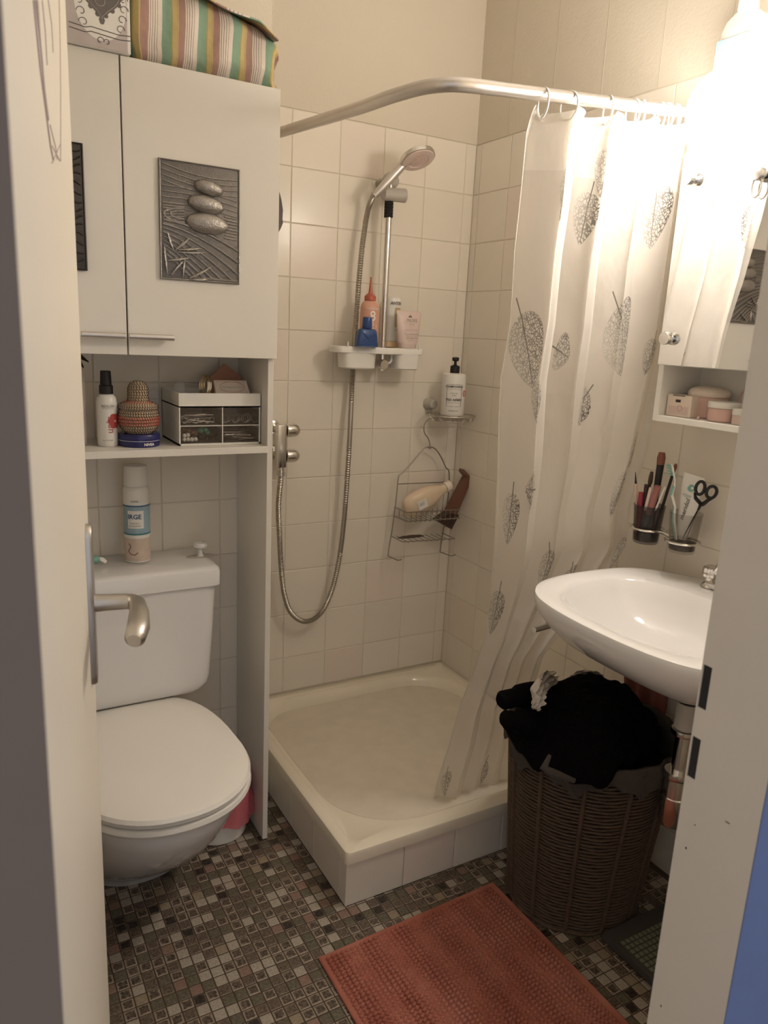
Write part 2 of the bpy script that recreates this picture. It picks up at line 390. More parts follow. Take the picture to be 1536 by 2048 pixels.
# ---------------------------------------------------------------- the room
D, WX = 2.1583, 1.5239          # shower back wall y, right wall x
WY = 1.88                        # tiled wall behind the toilet (duct)
LX = -0.06                       # left wall
CEIL = 2.45; YF, YN = 0.442, 0.3575   # room side / hall side of the doorway wall
T = .1507
def zrow(k): return 1.325 + T*k
wb = struct('wall_back', MB().box(.70, WX+.12, D+.0016, D+.12, -.1, CEIL), 'grout')
wr = struct('wall_right', MB().box(WX+.0016, WX+.12, YN, D+.004, -.1, CEIL), 'grout')
wd = struct('wall_toilet', MB().box(LX-.1, .716, WY+.0016, D+.12, -.1, CEIL), 'grout')
struct('wall_left', MB().box(LX-.1, LX, YN, WY+.004, -.1, CEIL), 'plaster')
# front wall with the doorway (opening x .027...626)
DX0, DX1 = .027, .626
fr = MB(); fr.box(LX-.9, LX+.0, YN, YF, -.1, CEIL); fr.box(DX1+.05, WX+.12, YN+.004, YF, -.1, CEIL); fr.box(LX, DX1+.05, YN, YF, 2.06, CEIL)
struct('wall_front', fr, 'plaster')
struct('floor', MB().box(LX-.1, WX+.12, YN, D+.12, -.12, -.0012), 'mosaic_grout'); FLOOR = bpy.data.objects['floor']
struct('ceiling', MB().box(LX-.1, WX+.12, YN, D+.12, CEIL, CEIL+.1), 'ceiling')
struct('floor_hall', MB().box(-1.6, 2.4, -1.6, YN, -.12, -.002), 'casing_grey')
hw = MB(); hw.box(DX1+.0003, 2.4, YN-.0015, YN-.0002, -.1, CEIL)
struct('wall_hall', hw, 'hall_blue_lit')
lc = MB(); lc.box(-.9, DX0, YN-.006, YN+.006, -.1, CEIL); lc.box(-.9, 2.4, YN-.006, YN, 2.06, CEIL)
struct('trim_1', lc, 'casing_grey')
# jambs
struct('trim_2', MB().box(LX, DX0, YN+.006, YF+.0, 0, 2.06), 'jamb_paint')
# right jamb with two mortices for latch and bolt
jx = DX1
s1 = [G(1405,1327,jx).z, G(1392,1412,jx).z]; s2 = [G(1384,1470,jx).z, G(1372,1550,jx).z]
ys_ = [YN, .4305, .4405, YF]
zs_ = [0, s2[1], s2[0], s1[1], s1[0], 2.06]
jb = MB(); dk = MB()
for i in range(5):
    for j in range(3):
        hole = (i in (1, 3)) and j == 1
        if not hole: jb.box(jx, jx+.05, ys_[j], ys_[j+1], zs_[i], zs_[i+1])
        else: dk.box(jx+.0015, jx+.05, ys_[j], ys_[j+1], zs_[i], zs_[i+1])  # black fill puts the shade of the hollow into its colour
jo = struct('trim_3', jb, 'jamb_paint'); obj('mortice_shade', dk, 'black_matte', jo, smooth=False)
sp = MB()
for (px,py,w_,h_) in ((1372,1696,2.5,4),(1390,1650,2,2),(1505,1900,3,4),(1322,2012,2,4),(1455,1645,8,1.5)):
    a = G(px,py,jx-.0003); q = .00028*w_; e_ = .00028*h_
    if a.y < YN+.01: continue
    sp.box(jx-.0006, jx, a.y-q, a.y+q, a.z-e_, a.z+e_)
if sp.v: obj('paint_chip', sp, 'dark_brown', jo, smooth=False)

def tile_wall(parent, origin, u, v, nrm, us, vs, thick=.0015, gap=.0010, pinks=(), mat_='tile', mat2='tile_pink', name='tile'):
    """tiles between successive grid values us x vs on the plane origin + u*U + v*V, faces at the plane"""
    o = Vector(origin); u = Vector(u); v = Vector(v); nrm = Vector(nrm); cache = {}
    for i in range(len(us)-1):
        for j in range(len(vs)-1):
            a0, a1, b0, b1 = us[i]+gap, us[i+1]-gap, vs[j]+gap, vs[j+1]-gap
            w, h = a1-a0, b1-b0
            if w < .008 or h < .008: continue
            pink = (i*7+j*13) % 11 in pinks
            key = (round(w,4), round(h,4), pink)
            if key not in cache:
                c = .0014; mb = MB()
                P_ = lambda x, y, d: u*x+v*y+nrm*d
                ring = lambda e, d: [P_(-w/2+e,-h/2+e,d), P_(w/2-e,-h/2+e,d), P_(w/2-e,h/2-e,d), P_(-w/2+e,h/2-e,d)]
                mb.rings([ring(0,-thick), ring(0,-c*.7), ring(c,0)], True, False, True)
                mb.flat = set(); me_o = obj(name, mb, mat2 if pink else mat_, parent, world=False, smooth=False)
                cache[key] = me_o; t = me_o
            else:
                t = cache[key].copy(); COL.objects.link(t)
            t.location = o + u*((a0+a1)/2) + v*((b0+b1)/2) + nrm*(rng.uniform(-.0003,.0003))
zr = [zrow(k) for k in range(-8, 5)]
xs_b = [.7387, .8888, 1.0397, 1.188, 1.3356, 1.486, WX]
tile_wall(wb, (0,D,0), (1,0,0), (0,0,1), (0,-1,0), xs_b, [.149]+zr[1:], pinks=(3,))
ysr = [WY*0+D-.03-T*k for k in range(9,-1,-1)]
tile_wall(wr, (WX,0,0), (0,1,0), (0,0,1), (-1,0,0), ysr+[D], [.0]+[zrow(k) for k in range(-8,5)], pinks=(5,))
wpaint = MB().box(.70, WX, D-.001, D+.01, zr[-1]+.001, CEIL); obj('paint', wpaint, 'plaster', wb, smooth=False)
obj('paint', MB().box(WX-.001, WX+.01, YN, D, zr[-1]+.001, CEIL), 'plaster', wr, smooth=False)
obj('paint', MB().box(WX-.001, WX+.01, YN, ysr[0]-.001, 0, zr[-1]), 'plaster', wr, smooth=False)
wp = MB()
for k in range(7): wp.box(WX-.0016, WX-.0008, D-.16-.19*k-.0012, D-.16-.19*k+.0012, zr[-1]+.002, CEIL)
obj('wallpaper_seam', wp, 'seam', wr, smooth=False)
tile_wall(wd, (0,WY,0), (1,0,0), (0,0,1), (0,-1,0), [LX,-.01,.14,.29,.44,.59,.716], [0]+[.136+.15*k for k in range(9)], pinks=())
obj('paint', MB().box(LX, .716, WY-.001, WY+.01, 1.337, CEIL), 'plaster', wd, smooth=False)
obj('paint', MB().box(.7155, .718, WY, D, 0, CEIL), 'plaster', wd, smooth=False)

# ---- mosaic floor: single stones, nearest 300 as parts, the rest joined
def mosaic():
    p = .026; g = .0014; c = .0012
    kinds = ['stone_white']*14 + ['stone_marble']*34 + ['stone_brown']*20 + ['stone_green']*18 + ['stone_dark']*9 + ['stone_rose']*4 + ['stone_sand']*3
    cells = []
    blocked = lambda x, y: (x > .733 and y > 1.36) or (y > 1.87)
    mat_rect = lambda x, y: .62 < x < 1.075 and y < 1.225
    for i in range(-3, 61):
        for j in range(18, 73):
            x = i*p+.011; y = j*p+.005
            if x > WX-.012 or x < LX+.012 or blocked(x, y): continue
            cells.append((x, y, rng.choice(kinds), mat_rect(x, y)))
    seen = []
    for q in cells:
        v = Vector((q[0], q[1], 0)) - CAM; dep = v.dot(fw); X = 768+FPX*v.dot(rt)/dep; Y = 1024+FPX*v.dot(dn)/dep
        if not q[3] and 205 < X < 1310 and 1600 < Y < 2060: seen.append((dep, q))
    seen.sort(key=lambda t: t[0]); near = set(id(t[1]) for t in seen[:300])
    protos = {}; rest = {}
    w = p/2-g
    def geo(cx=0, cy=0, z=0, inset=None):
        mb = MB()
        ring = lambda e, d: [Vector((cx-w+e,cy-w+e,d+z)), Vector((cx+w-e,cy-w+e,d+z)), Vector((cx+w-e,cy+w-e,d+z)), Vector((cx-w+e,cy+w-e,d+z))]
        mb.rings([ring(0,-.002), ring(0,-.0006), ring(c,0)], True, False, True); mb.uv = [((v.x-cx)/(2*w)+.5, (v.y-cy)/(2*w)+.5) for v in mb.v]; return mb
    fl_all = MB(); per = {}; fuv = []
    for q in cells:
        x, y, k, _ = q; z = rng.uniform(-.0002,.0003)
        if id(q) in near:
            if k not in protos: protos[k] = obj('mosaic_stone', geo(), k, FLOOR, world=False, smooth=False); t = protos[k]
            else: t = protos[k].copy(); COL.objects.link(t)
            t.location = (x, y, z)
        else:
            fl_all_k = per.setdefault(k, len(per)); g_ = geo(x, y, z); n0 = len(fl_all.f); fl_all.add(g_.v, g_.f); fuv += g_.uv
            for a in range(n0, len(fl_all.f)): rest[a] = fl_all_k
    me = bpy.data.meshes.new('mosaic_field'); me.from_pydata([tuple(v) for v in fl_all.v], [], fl_all.f)
    ul = me.uv_layers.new(name='UVMap')
    for lp in me.loops: ul.data[lp.index].uv = fuv[lp.vertex_index]
    for k in sorted(per, key=per.get): me.materials.append(MT[k])
    for a, b in rest.items(): me.polygons[a].material_index = b
    o = bpy.data.objects.new('mosaic_field', me); link(o, FLOOR); o['kind'] = 'stuff'
    # worn light rims on the marbled stones (the printed frame round many of them)
mosaic()

# ---------------------------------------------------------------- door leaf, left, opened into the room
HN = Vector((.020, .442, 0)); END = Vector((.1485, 1.055, 0)); dv = (END-HN).normalized(); nv = Vector((dv.y, -dv.x, 0))
def DP(px, py, off=0.0):
    r = ray(px, py); t = (nv.dot(HN+nv*off-CAM))/nv.dot(r); return CAM + r*t
DL = (END-HN).length
door = thing('door_1', 'cream painted door standing open at the left edge of the room', 'door', HN); door['kind'] = 'structure'
del door['category']
lf = MB(); cn = lambda a, b, z: HN + dv*a + nv*b + Vector((0,0,z))
lf.rings([[cn(a,b,z) for a,b in ((.002,-.002),(.0,-.038),(DL,-.038),(DL,-.002),(DL-.002,0),(.004,0))] for z in (.008, 2.04)])
obj('door_leaf', lf, 'door_paint', door, smooth=False)
# handle: long back plate, key side, lever
pz1, pz0 = DP(175,1030).z, DP(189,1332).z
pc = DL-.055
pl = MB(); n=10
out_ = [( .018*cos(a)*1.0, pz1-.018+.018*sin(a)) for a in [PI*i/n for i in range(n+1)]] + [(-.018*cos(a), pz0+.018-.018*sin(a)) for a in [PI*i/n for i in range(n+1)]]
pl.rings([[cn(pc+a*s_, d_, (z-(pz0+pz1)/2)*s2_+(pz0+pz1)/2) for a,z in out_] for s_,s2_,d_ in ((1,1,0),(1,1,.004),(.86,.985,.0075))])
hd = obj('door_handle', pl, 'steel', door)
lz = DP(188,1147).z
lv = MB(); lv.tube([cn(pc,0,lz), cn(pc,.02,lz), cn(pc,.045,lz), cn(pc-.003,.055,lz), cn(pc-.012,.061,lz), cn(pc-.045,.063,lz-.001), cn(pc-.085,.062,lz-.004), cn(pc-.112,.058,lz-.007), cn(pc-.118,.057,lz-.008)],
        [.0125,.0112,.0105,.0105,.0108,.0125,.0140,.0125,.008], 16)
obj('lever', lv, 'steel', hd)
obj('keyhole', MB().box(0,0.0006,0,.0006,0,.0006), 'black', hd) if False else None
sc = MB()
for pts in (((66,0),(72,60),(80,140),(90,215),(100,290),(106,320)),((74,0),(80,90),(88,180),(96,240)),((84,0),(90,60),(94,130)),((96,0),(103,50),(106,105)),((118,0),(120,90),(121,200),(121,322)),((104,292),(120,322)),((120,290),(104,326)),((100,250),(112,300),(114,318)),((70,0),(78,70),(84,130))):
    sc.tube([DP(a,b,.0002) for a,b in pts], .0011 if pts[0][0] in (66,74,70) else .0006, 5)
obj('scratch_mark', sc, 'scratch', door)

# ---------------------------------------------------------------- cabinet over the toilet
cab = thing('storage_cabinet', 'tall white laminate cabinet over the toilet with two doors and an open shelf', 'cabinet', (.325,1.77,0))
CX1 = .650; PY0 = 1.665; ZD = 1.262; ZT = 1.806
for x0, x1 in ((0, .014), (.6365, CX1)):
    obj('side_panel', MB().box(x0, x1, PY0, WY-.003, 0.0, ZT-.002, .0008, 1), 'laminate', cab, smooth=False)
obj('top_board', MB().box(-.001, CX1+.001, PY0, WY-.003, ZT-.002, ZT+.012, .001, 1), 'laminate', cab, smooth=False)
obj('bottom_board', MB().box(.0145, .636, PY0+.002, WY-.003, ZD-.0, ZD+.015, .0008, 1), 'laminate', cab, smooth=False)
obj('shelf', MB().box(.0145, .636, 1.6605, WY-.012, 1.0415, 1.057, .0008, 1), 'laminate', cab, smooth=False)
for x0, x1, hx0, hx1 in ((-.001,.3225,.232,.3165),(.3255,CX1+.001,.324,.414)):
    d = obj('door', MB().box(x0, x1, PY0-.017, PY0-.001, ZD-.003, ZT+.0115, .001, 1), 'laminate', cab, smooth=False)
    h = MB(); h.tube([(hx0,PY0-.034,1.297),(hx1,PY0-.034,1.297)], .0064, 12)
    for q in (hx0+.012, hx1-.012): h.tube([(q,PY0-.034,1.297),(q,PY0-.016,1.297)], .0035, 8)
    obj('handle', h, 'alu', d)
DF = PY0-.0175     # face of the doors
def plaque(name, label, x0, x1, z0, z1, m_, stones):
    t = thing(name, label, 'wall plaque', ((x0+x1)/2, DF, z0))
    obj('plate', MB().box(x0, x1, DF-.004, DF-.0003, z0, z1, .002, 2), 'plaque_base' if stones else m_, t)
    fr_ = MB()
    cs = [(x0+.002,z0+.002),(x1-.002,z0+.002),(x1-.002,z1-.002),(x0+.002,z1-.002)]
    fr_.tube([(a,DF-.0045,b) for a,b in cs], .0022, 6, closed=True); obj('rim', fr_, m_, t)
    def Q(u, v, d=.0045): return Vector((x0+(x1-x0)*u, DF-d, z1-(z1-z0)*v))
    rd = MB()
    if stones:
        for k in range(9):   # raked sand: sweeping curves below the stones
            o_ = k*.062
            pts = [Q(max(.03,.04+.0*k)+.93*i/16, min(.97, .50+o_*(.55+.75*(i/16))+.20*(i/16)**1.7*(1+k*.12))) for i in range(17)]
            pts = [p for p in pts if p.z > z0+.006]
            if len(pts) > 2: rd.tube(pts, .0022 if k > 1 else .003, 6)
        for k in range(9):
            v0 = .04+.045*k
            rd.tube([Q(.04+.92*i/12, v0+.035*sin(i/12*PI)*(1 if k<4 else -.6)+ .06*(i/12)) for i in range(13)], .0011, 5)
        for k in range(8):
            rd.tube([Q(.80+.16*i/4, .42+.026*k+.01*i/4) for i in range(5)], .0013, 5)
            rd.tube([Q(.04+.26*i/4, .36+.024*k-.004*k*i/4) for i in range(5)], .0012, 5)
        rd.tube([Q(.30-.17*sin(a), .445-.035*cos(a)) for a in [PI*i/10 for i in range(11)]], .002, 6)
        rd.tube([Q(.30-.25*sin(a), .45-.06*cos(a)) for a in [PI*i/10 for i in range(11)]], .0022, 6)
        obj('raked_sand', rd, m_, t)
        for (u, v, ru, rv, tl) in ((.60,.195,.182,.066,.16),(.565,.335,.228,.078,.12),(.58,.495,.268,.092,.05)):
            c_ = Q(u, v, .006)
            obj('stone', MB().ball(c_, ru*(x1-x0), .015, rv*(z1-z0), 24, 14, Matrix.Rotation(tl,3,'Y')), m_, t)
        for (a, b, c_, d_) in ((.09,.60,.16,.75),(.17,.75,.36,.63),(.20,.76,.55,.745),(.22,.74,.50,.71),(.07,.84,.36,.80),(.12,.97,.30,.82),(.27,.97,.30,.82),(.34,.98,.62,.865),(.05,.72,.08,.95),(.36,.985,.58,.975)):
            p, q = Q(a,b,.007), Q(c_,d_,.007); mid = (p+q)/2
            obj('bamboo_leaf', MB().tube([p, p.lerp(q,.25), mid, p.lerp(q,.75), q], [.0007,.0032,.0042,.0030,.0004], 6, sq=.45), m_, t)
    else:
        for k in range(14):
            rd.tube([Q(.04+.92*i/24, .05+.066*k+.02*sin(i*.9+k)) for i in range(25)], .002, 6)
        obj('raked_sand', rd, m_, t)
    return t
plaque('relief_plaque', 'grey metal relief plaque of three stacked pebbles on the right cabinet door', .392, .561, 1.415, 1.647, 'plaque', True)
plaque('relief_plaque', 'dark metal relief plaque on the left cabinet door, mostly hidden by the room door', .085, .2515, 1.419, 1.651, 'plaque_dark', False)

# on top of the cabinet
ZB = ZT+.0125
bx = thing('picture_box', 'pale box printed with a dark heart and ribbon on top of the cabinet', 'box', (.27,1.70,ZB))
obj('box_body', MB().box(.205, .3435, 1.6385, 1.76, ZB, ZB+.165, .0015, 1), 'white_plastic', bx, smooth=False)
FY = 1.6380
obj('print', MB().box(.206, .3375, FY-.0004, FY+.0004, ZB+.001, ZB+.164), 'lilac', bx, smooth=False)
hc = B(203, 18, FY); hc.z = ZB+.083
def heart(sc_, c, y, dy, mb):
    pts = []
    for i in range(40):
        t_ = 2*PI*i/40; x_ = 16*sin(t_)**3; z_ = 13*cos(t_)-5*cos(2*t_)-2*cos(3*t_)-cos(4*t_)
        pts.append((c.x+x_*sc_, y, c.z+z_*sc_))
    mb.poly(pts, (0,dy,0))
    return pts
pm = MB(); el = [(hc.x-.002+.046*cos(a), FY-.0006, hc.z-.008+.062*sin(a)) for a in [2*PI*i/32 for i in range(32)]]; pm.poly(el, (0,.0003,0)); obj('print_oval', pm, 'white_plastic', bx, smooth=False)
h1 = MB(); pts = heart(.00225, hc, FY-.0010, .0004, h1)
for p in pts[::2]: h1.ball((p[0],FY-.0009,p[2]), .0045, .0003, .0045, 8, 4)
obj('print_heart', h1, 'ink_grey', bx, smooth=False)
h2 = MB(); pp = heart(.00195, hc, FY-.0013, .0002, MB()); h2.tube(pp, .0006, 5, closed=True); h2.tube([(hc.x-.003+.009*cos(a),FY-.0014,hc.z-.004+.009*sin(a)) for a in [2*PI*i/20 for i in range(20)]], .0007, 5, closed=True)
obj('print_line', h2, 'ink_light', bx)
h3 = MB()
def curl(cx, cz, r, a0, a1, mb):
    mb.tube([(cx+r*(1-.6*i/14)*cos(a0+(a1-a0)*i/14), FY-.0008, cz+r*(1-.6*i/14)*sin(a0+(a1-a0)*i/14)) for i in range(15)], .0007, 5)
for sx in (-1,1):
    for k in range(6):
        z_ = hc.z+.040-.017*k; x_ = hc.x+sx*(.050-.0035*k)
        if x_ > .333 or x_ < .209: x_ = min(max(x_,.212),.332)
        curl(x_, z_, .0085, 0 if sx > 0 else PI, (0 if sx>0 else PI)+sx*5, h3)
h3.tube([(hc.x-.058,FY-.0008,hc.z-.050),(hc.x-.03,FY-.0008,hc.z-.053),(hc.x-.02,FY-.0008,hc.z-.050),(hc.x+.03,FY-.0008,hc.z-.054),(hc.x+.050,FY-.0008,hc.z-.052)], .0008, 5)
h3.tube([(hc.x-.058,FY-.0008,hc.z-.058),(hc.x-.03,FY-.0008,hc.z-.061),(hc.x-.02,FY-.0008,hc.z-.058),(hc.x+.03,FY-.0008,hc.z-.062),(hc.x+.050,FY-.0008,hc.z-.060)], .0008, 5)
curl(hc.x-.004,hc.z-.070,.007,0,5,h3); curl(hc.x+.008,hc.z-.071,.006,PI,PI-5,h3)
obj('print_scroll', h3, 'ink_grey', bx)

def striped_bag():
    x0, x1 = .352, .656; y0, y1 = 1.655, 1.835; ob = MB(); rr = []; uv = []
    nx, na = 60, 40
    for i in range(nx+1):
        s = i/nx; x = x0+(x1-x0)*s
        e = min(1, (min(s,1-s)/.05))**.45 if 0 < s < 1 else .0
        e = max(e, .25)
        H_ = interp(s, [0,.25,.6,.85,1], [.178,.168,.142,.120,.090]); ring = []
        for j in range(na):
            a = 2*PI*j/na; cy = cos(a); cz = sin(a)
            sq = lambda q: math.copysign(abs(q)**.62, q)
            wy = (y1-y0)/2*(.93+.07*e)
            puck = .005*sin(9*a+s*6)*(.4+(1-e)) + .004*sin(s*23+a*3)
            ring.append(Vector((x+.006*sin(3*a+1)*(1 if s>.9 or s<.1 else .2), (y0+y1)/2+wy*sq(cy)*(.6+.4*e)+puck, ZB+.0015+H_/2+(H_/2)*sq(cz)*(.72+.28*e)+(puck*.6 if cz > 0 else 0))))
            uv.append((s*4.35+.18+.01*sin(a*4), j/na))
        rr.append(ring)
    m_ = MB(); m_.rings(rr, True, True, True); m_.uv = uv
    zmin = min(v.z for v in m_.v)
    for v in m_.v: v.z += ZB+.0005-zmin
    t = thing('striped_pouch', 'soft pouch in green, yellow, brown and white stripes on top of the cabinet', 'pouch', (.50,1.74,ZB))
    obj('pouch_body', m_, 'striped', t)
    # flap lying over the top, its front edge lifting
    fm = MB(); uv = []; rr = []
    for i in range(41):
        s = i/40; x = x0+.012+(x1-x0-.03)*s; H_ = interp(s, [0,.25,.6,.85,1], [.186,.176,.150,.128,.098])
        ring = []
        for j in range(9):
            q = j/8
            ring.append(Vector((x+.004*sin(q*5), 1.630+.15*q, ZB+H_-.012*(1-q)**2*2.2+.012*sin(s*7+1)*(1-q)*.8+.004)))
            uv.append((s*2.2+q*.9+.3, q))
        rr.append(ring)
    fm.rings(rr, False, False, False); b0 = len(fm.v)
    fm2 = MB(); fm2.v = list(fm.v)+[v+Vector((0,0,-.003)) for v in fm.v]; n_=len(fm.v)
    fm2.f = list(fm.f)+[tuple(n_+k for k in reversed(f)) for f in fm.f]
    for i in range(40): fm2.f.append((i*9, (i+1)*9, n_+(i+1)*9, n_+i*9))
    fm2.uv = uv+uv; obj('flap', fm2, 'striped', t)
    obj('zip_tab', MB().tube([B(446,36,1.70),B(454,42,1.69),B(450,49,1.675)], [.002,.004,.002], 6), 'dark_brown', t)
striped_bag()

# ---------------------------------------------------------------- things on the cabinet shelf
ZS = 1.0575; FA = -1.83   # angle that faces the camera from the shelf
def bottle(name, label, cat, c, prof, m_, z0, n=32, **k):
    t = thing(name, label, cat, (c[0],c[1],z0)); obj('body', MB().lathe(prof, (c[0],c[1],z0), n, **k), m_, t); return t
# tall perfume bottle at the far left
c = (.232, 1.765); t = thing('perfume_bottle', 'tall clear bottle of rosy liquid with dark bow, half hidden left on the shelf', 'bottle', (*c, ZS))
obj('glass', MB().box(c[0]-.020, c[0]+.020, c[1]-.020, c[1]+.020, ZS, ZS+.150, .006, 2), 'clear', t)
obj('liquid', MB().box(c[0]-.017, c[0]+.017, c[1]-.017, c[1]+.017, ZS+.004, ZS+.116, .004, 2), 'perfume', t)
obj('neck', MB().lathe([(.011,0),(.011,.02),(.013,.02),(.013,.042)], (*c, ZS+.148), 20), 'chrome', t)
bw_ = MB()
for a in range(7):
    an = a*.9; bw_.tube([(c[0],c[1]-.01,ZS+.188),(c[0]+.016*cos(an),c[1]-.014,ZS+.190+.008*sin(an)),(c[0]+.030*cos(an),c[1]-.010,ZS+.180+.016*sin(an))], [.003,.007,.002], 6, sq=.4)
obj('bow', bw_, 'black', t)
for k, zz in enumerate((.098,.092,.050)): text(t, ['EAU','de toilette','parfum'][k], .006, planemap((c[0],c[1]-.0205,ZS+zz),(1,0,0),(0,0,1)), 'ink_grey')
# white spray bottle
c = (.2935, 1.742); r_ = .0215
t = thing('spray_bottle', 'white spray bottle with a black cap and red lettering reading uniq', 'bottle', (*c, ZS))
obj('body', MB().lathe([(r_*.9,0),(r_,.004),(r_,.095),(r_*.93,.105),(r_*.7,.112),(.011,.114),(.011,.118)], (*c,ZS), 32), 'white_plastic', t)
obj('cap', MB().lathe([(.0145,.114),(.0145,.131),(.0120,.133),(.0110,.162),(.0095,.163)], (*c,ZS), 24), 'black', t)
text(t, 'uniq', .022, cylmap((*c,0), r_, FA+.35, ZS+.048, PI/2), 'ink_red')
fm = cylmap((*c,0), r_, FA+.95, ZS+.056)
mb = MB()
for k in range(6):
    a = PI/3*k; q_ = [(.010*cos(a)+.0075*cos(b), .010*sin(a)+.0075*sin(b)) for b in [2*PI*i/14 for i in range(14)]]; mb.add([fm(u,v) for u,v in q_], [tuple(range(14))], True)
obj('flower_print', mb, 'ink_red', t, smooth=False)
text(t, 'REVLON', .0075, cylmap((*c,0), r_, FA+.25, ZS+.088), 'ink_grey')
text(t, 'PROFESSIONAL', .0035, cylmap((*c,0), r_, FA+.25, ZS+.083), 'ink_light')
text(t, 'ALL IN ONE', .0040, cylmap((*c,0), r_, FA+.1, ZS+.014), 'ink_grey')
# blue tin with the basket on it
c = (.3600, 1.738); r_ = .0455
t = thing('blue_tin', 'round flat dark blue cream tin under the lidded basket', 'tin', (*c, ZS))
obj('tin_body', MB().lathe([(r_*.97,0),(r_*.98,.011),(r_,.0112)], (*c,ZS), 40), 'navy', t)
obj('tin_lid', MB().lathe([(r_,.0112),(r_*1.005,.013),(r_*1.005,.025),(r_*.97,.0275),(.001,.0275)], (*c,ZS), 40), 'navy', t)
obj('line', MB().tube([(c[0]+(r_*1.006)*cos(a),c[1]+(r_*1.006)*sin(a),ZS+.0135) for a in [FA-1.3+2.6*i/24 for i in range(25)]], .0004, 5), 'ink_white', t)
text(t, 'NIVEA', .0085, cylmap((*c,0), r_*.985, FA+.55, ZS+.0062), 'ink_white', bold=.0002)
def basketry():
    z0 = ZS+.0280; t = thing('lidded_basket', 'small coiled basket with a red band and knobbed lid, standing on the blue tin', 'basket', (*c, z0))
    body = [(.027,.0),(.033,.005),(.0375,.011),(.040,.018),(.0415,.025),(.0418,.032),(.0415,.038),(.0405,.044),(.0392,.0495)]
    lid = [(.0405,.0535),(.0395,.0575),(.0345,.0605),(.0275,.0625),(.0215,.0655),(.0200,.0710),(.0192,.0770),(.0190,.083),(.0192,.089),(.0188,.095),(.0170,.1005),(.0135,.1050),(.0085,.108),(.003,.1095)]
    for nme, prof in (('basket_body', body), ('basket_lid', lid)):
        lo = MB(); d1 = MB(); rd = MB()
        for i, (r, z) in enumerate(prof):
            lo.tube([(c[0]+r*cos(a),c[1]+r*sin(a),z0+z+.003) for a in [2*PI*k/36 for k in range(36)]], .0033, 6, closed=True)
            nst = max(6, int(r*2*PI/.0052))
            for k in range(nst):
                a = 2*PI*(k+.5*(i%2))/nst; x_, y_ = c[0]+(r+.0018)*cos(a), c[1]+(r+.0018)*sin(a)
                red = (nme == 'basket_body' and i in (3,4,5)) or (nme == 'basket_lid' and i in (3,4))
                (rd if red else d1).tube([(x_-.0008*sin(a), y_+.0008*cos(a), z0+z+.0002),(x_+.0014*cos(a)+.0008*sin(a), y_+.0014*sin(a)-.0008*cos(a), z0+z+.003),(x_+.0012*sin(a), y_-.0012*cos(a), z0+z+.0058)], .0011 if not red else .0018, 4, caps=False)
        lo.lathe([(prof[0][0],prof[0][1]+.001),(prof[0][0]*.5,prof[0][1]+.001)], (*c,z0), 24)
        b = obj(nme, lo, 'soap_cane', t)
        s_ = obj('stitching', d1, 'dark_brown', b); s_['kind'] = 'stuff'
        if rd.v: s_ = obj('red_band', rd, 'red_raffia', b); s_['kind'] = 'stuff'
mat('soap_cane', (.56,.44,.30), .8, noise=.1, nscale=80); mat('red_raffia', (.36,.085,.06), .8)
basketry()
# a few clear jars behind the basket
c2 = (.408, 1.822); t = thing('glass_jar', 'small clear glass jar behind the lidded basket', 'jar', (*c2, ZS))
obj('glass', MB().lathe([(.021,0),(.023,.004),(.023,.075),(.017,.085),(.017,.095)], (*c2,ZS), 24), 'clear', t)
obj('stopper', MB().lathe([(.017,.095),(.018,.099),(.018,.112),(.012,.116)], (*c2,ZS), 24), 'clear', t)
# drawer organiser
OX0, OX1, OY0, OY1, OZ1 = .4415, .6335, 1.705, 1.862, 1.176
og = thing('desk_organiser', 'white plastic organiser with four smoky drawers on the cabinet shelf', 'organiser', ((OX0+OX1)/2, 1.78, ZS))
OZT = 1.1495 - .003
w_ = .0028; sh = MB()
sh.box(OX0, OX0+w_, OY0, OY1, ZS, OZ1); sh.box(OX1-w_, OX1, OY0, OY1, ZS, OZ1); sh.box(OX0, OX1, OY1-w_, OY1, ZS, OZ1)
zt = ZS+.0865; sh.box(OX0, OX1, OY0, OY1, zt, zt+w_); sh.box(OX0, OX1, OY0, OY1, ZS, ZS+.004); sh.box(OX0+w_, OX1-w_, OY0, OY0+w_, zt, OZ1)
xm = OX0+.1005; sh.box(xm-.001, xm+.001, OY0, OY1, ZS+.004, zt); zm = ZS+.0445; sh.box(OX0+w_, OX1-w_, OY0, OY1, zm-.0008, zm+.0008)
obj('housing', sh, 'white_plastic', og, smooth=False)
def pile_rods(mb, x0, x1, z0, n_, r=.0007, zr_=.012, y=None):
    for k in range(n_):
        y = OY0+.008+rng.random()*.05; a = rng.uniform(-.35,.35); L_ = rng.uniform(.5,1)*(x1-x0)*.8; cx = rng.uniform(x0+L_/2, x1-L_/2); zz = z0+rng.random()*zr_
        mb.tube([(cx-L_/2*cos(a),y,max(z0,zz-L_/2*sin(a)*.4)),(cx+L_/2*cos(a),y+rng.uniform(-.01,.03),max(z0,zz+L_/2*sin(a)*.4))], r, 5)
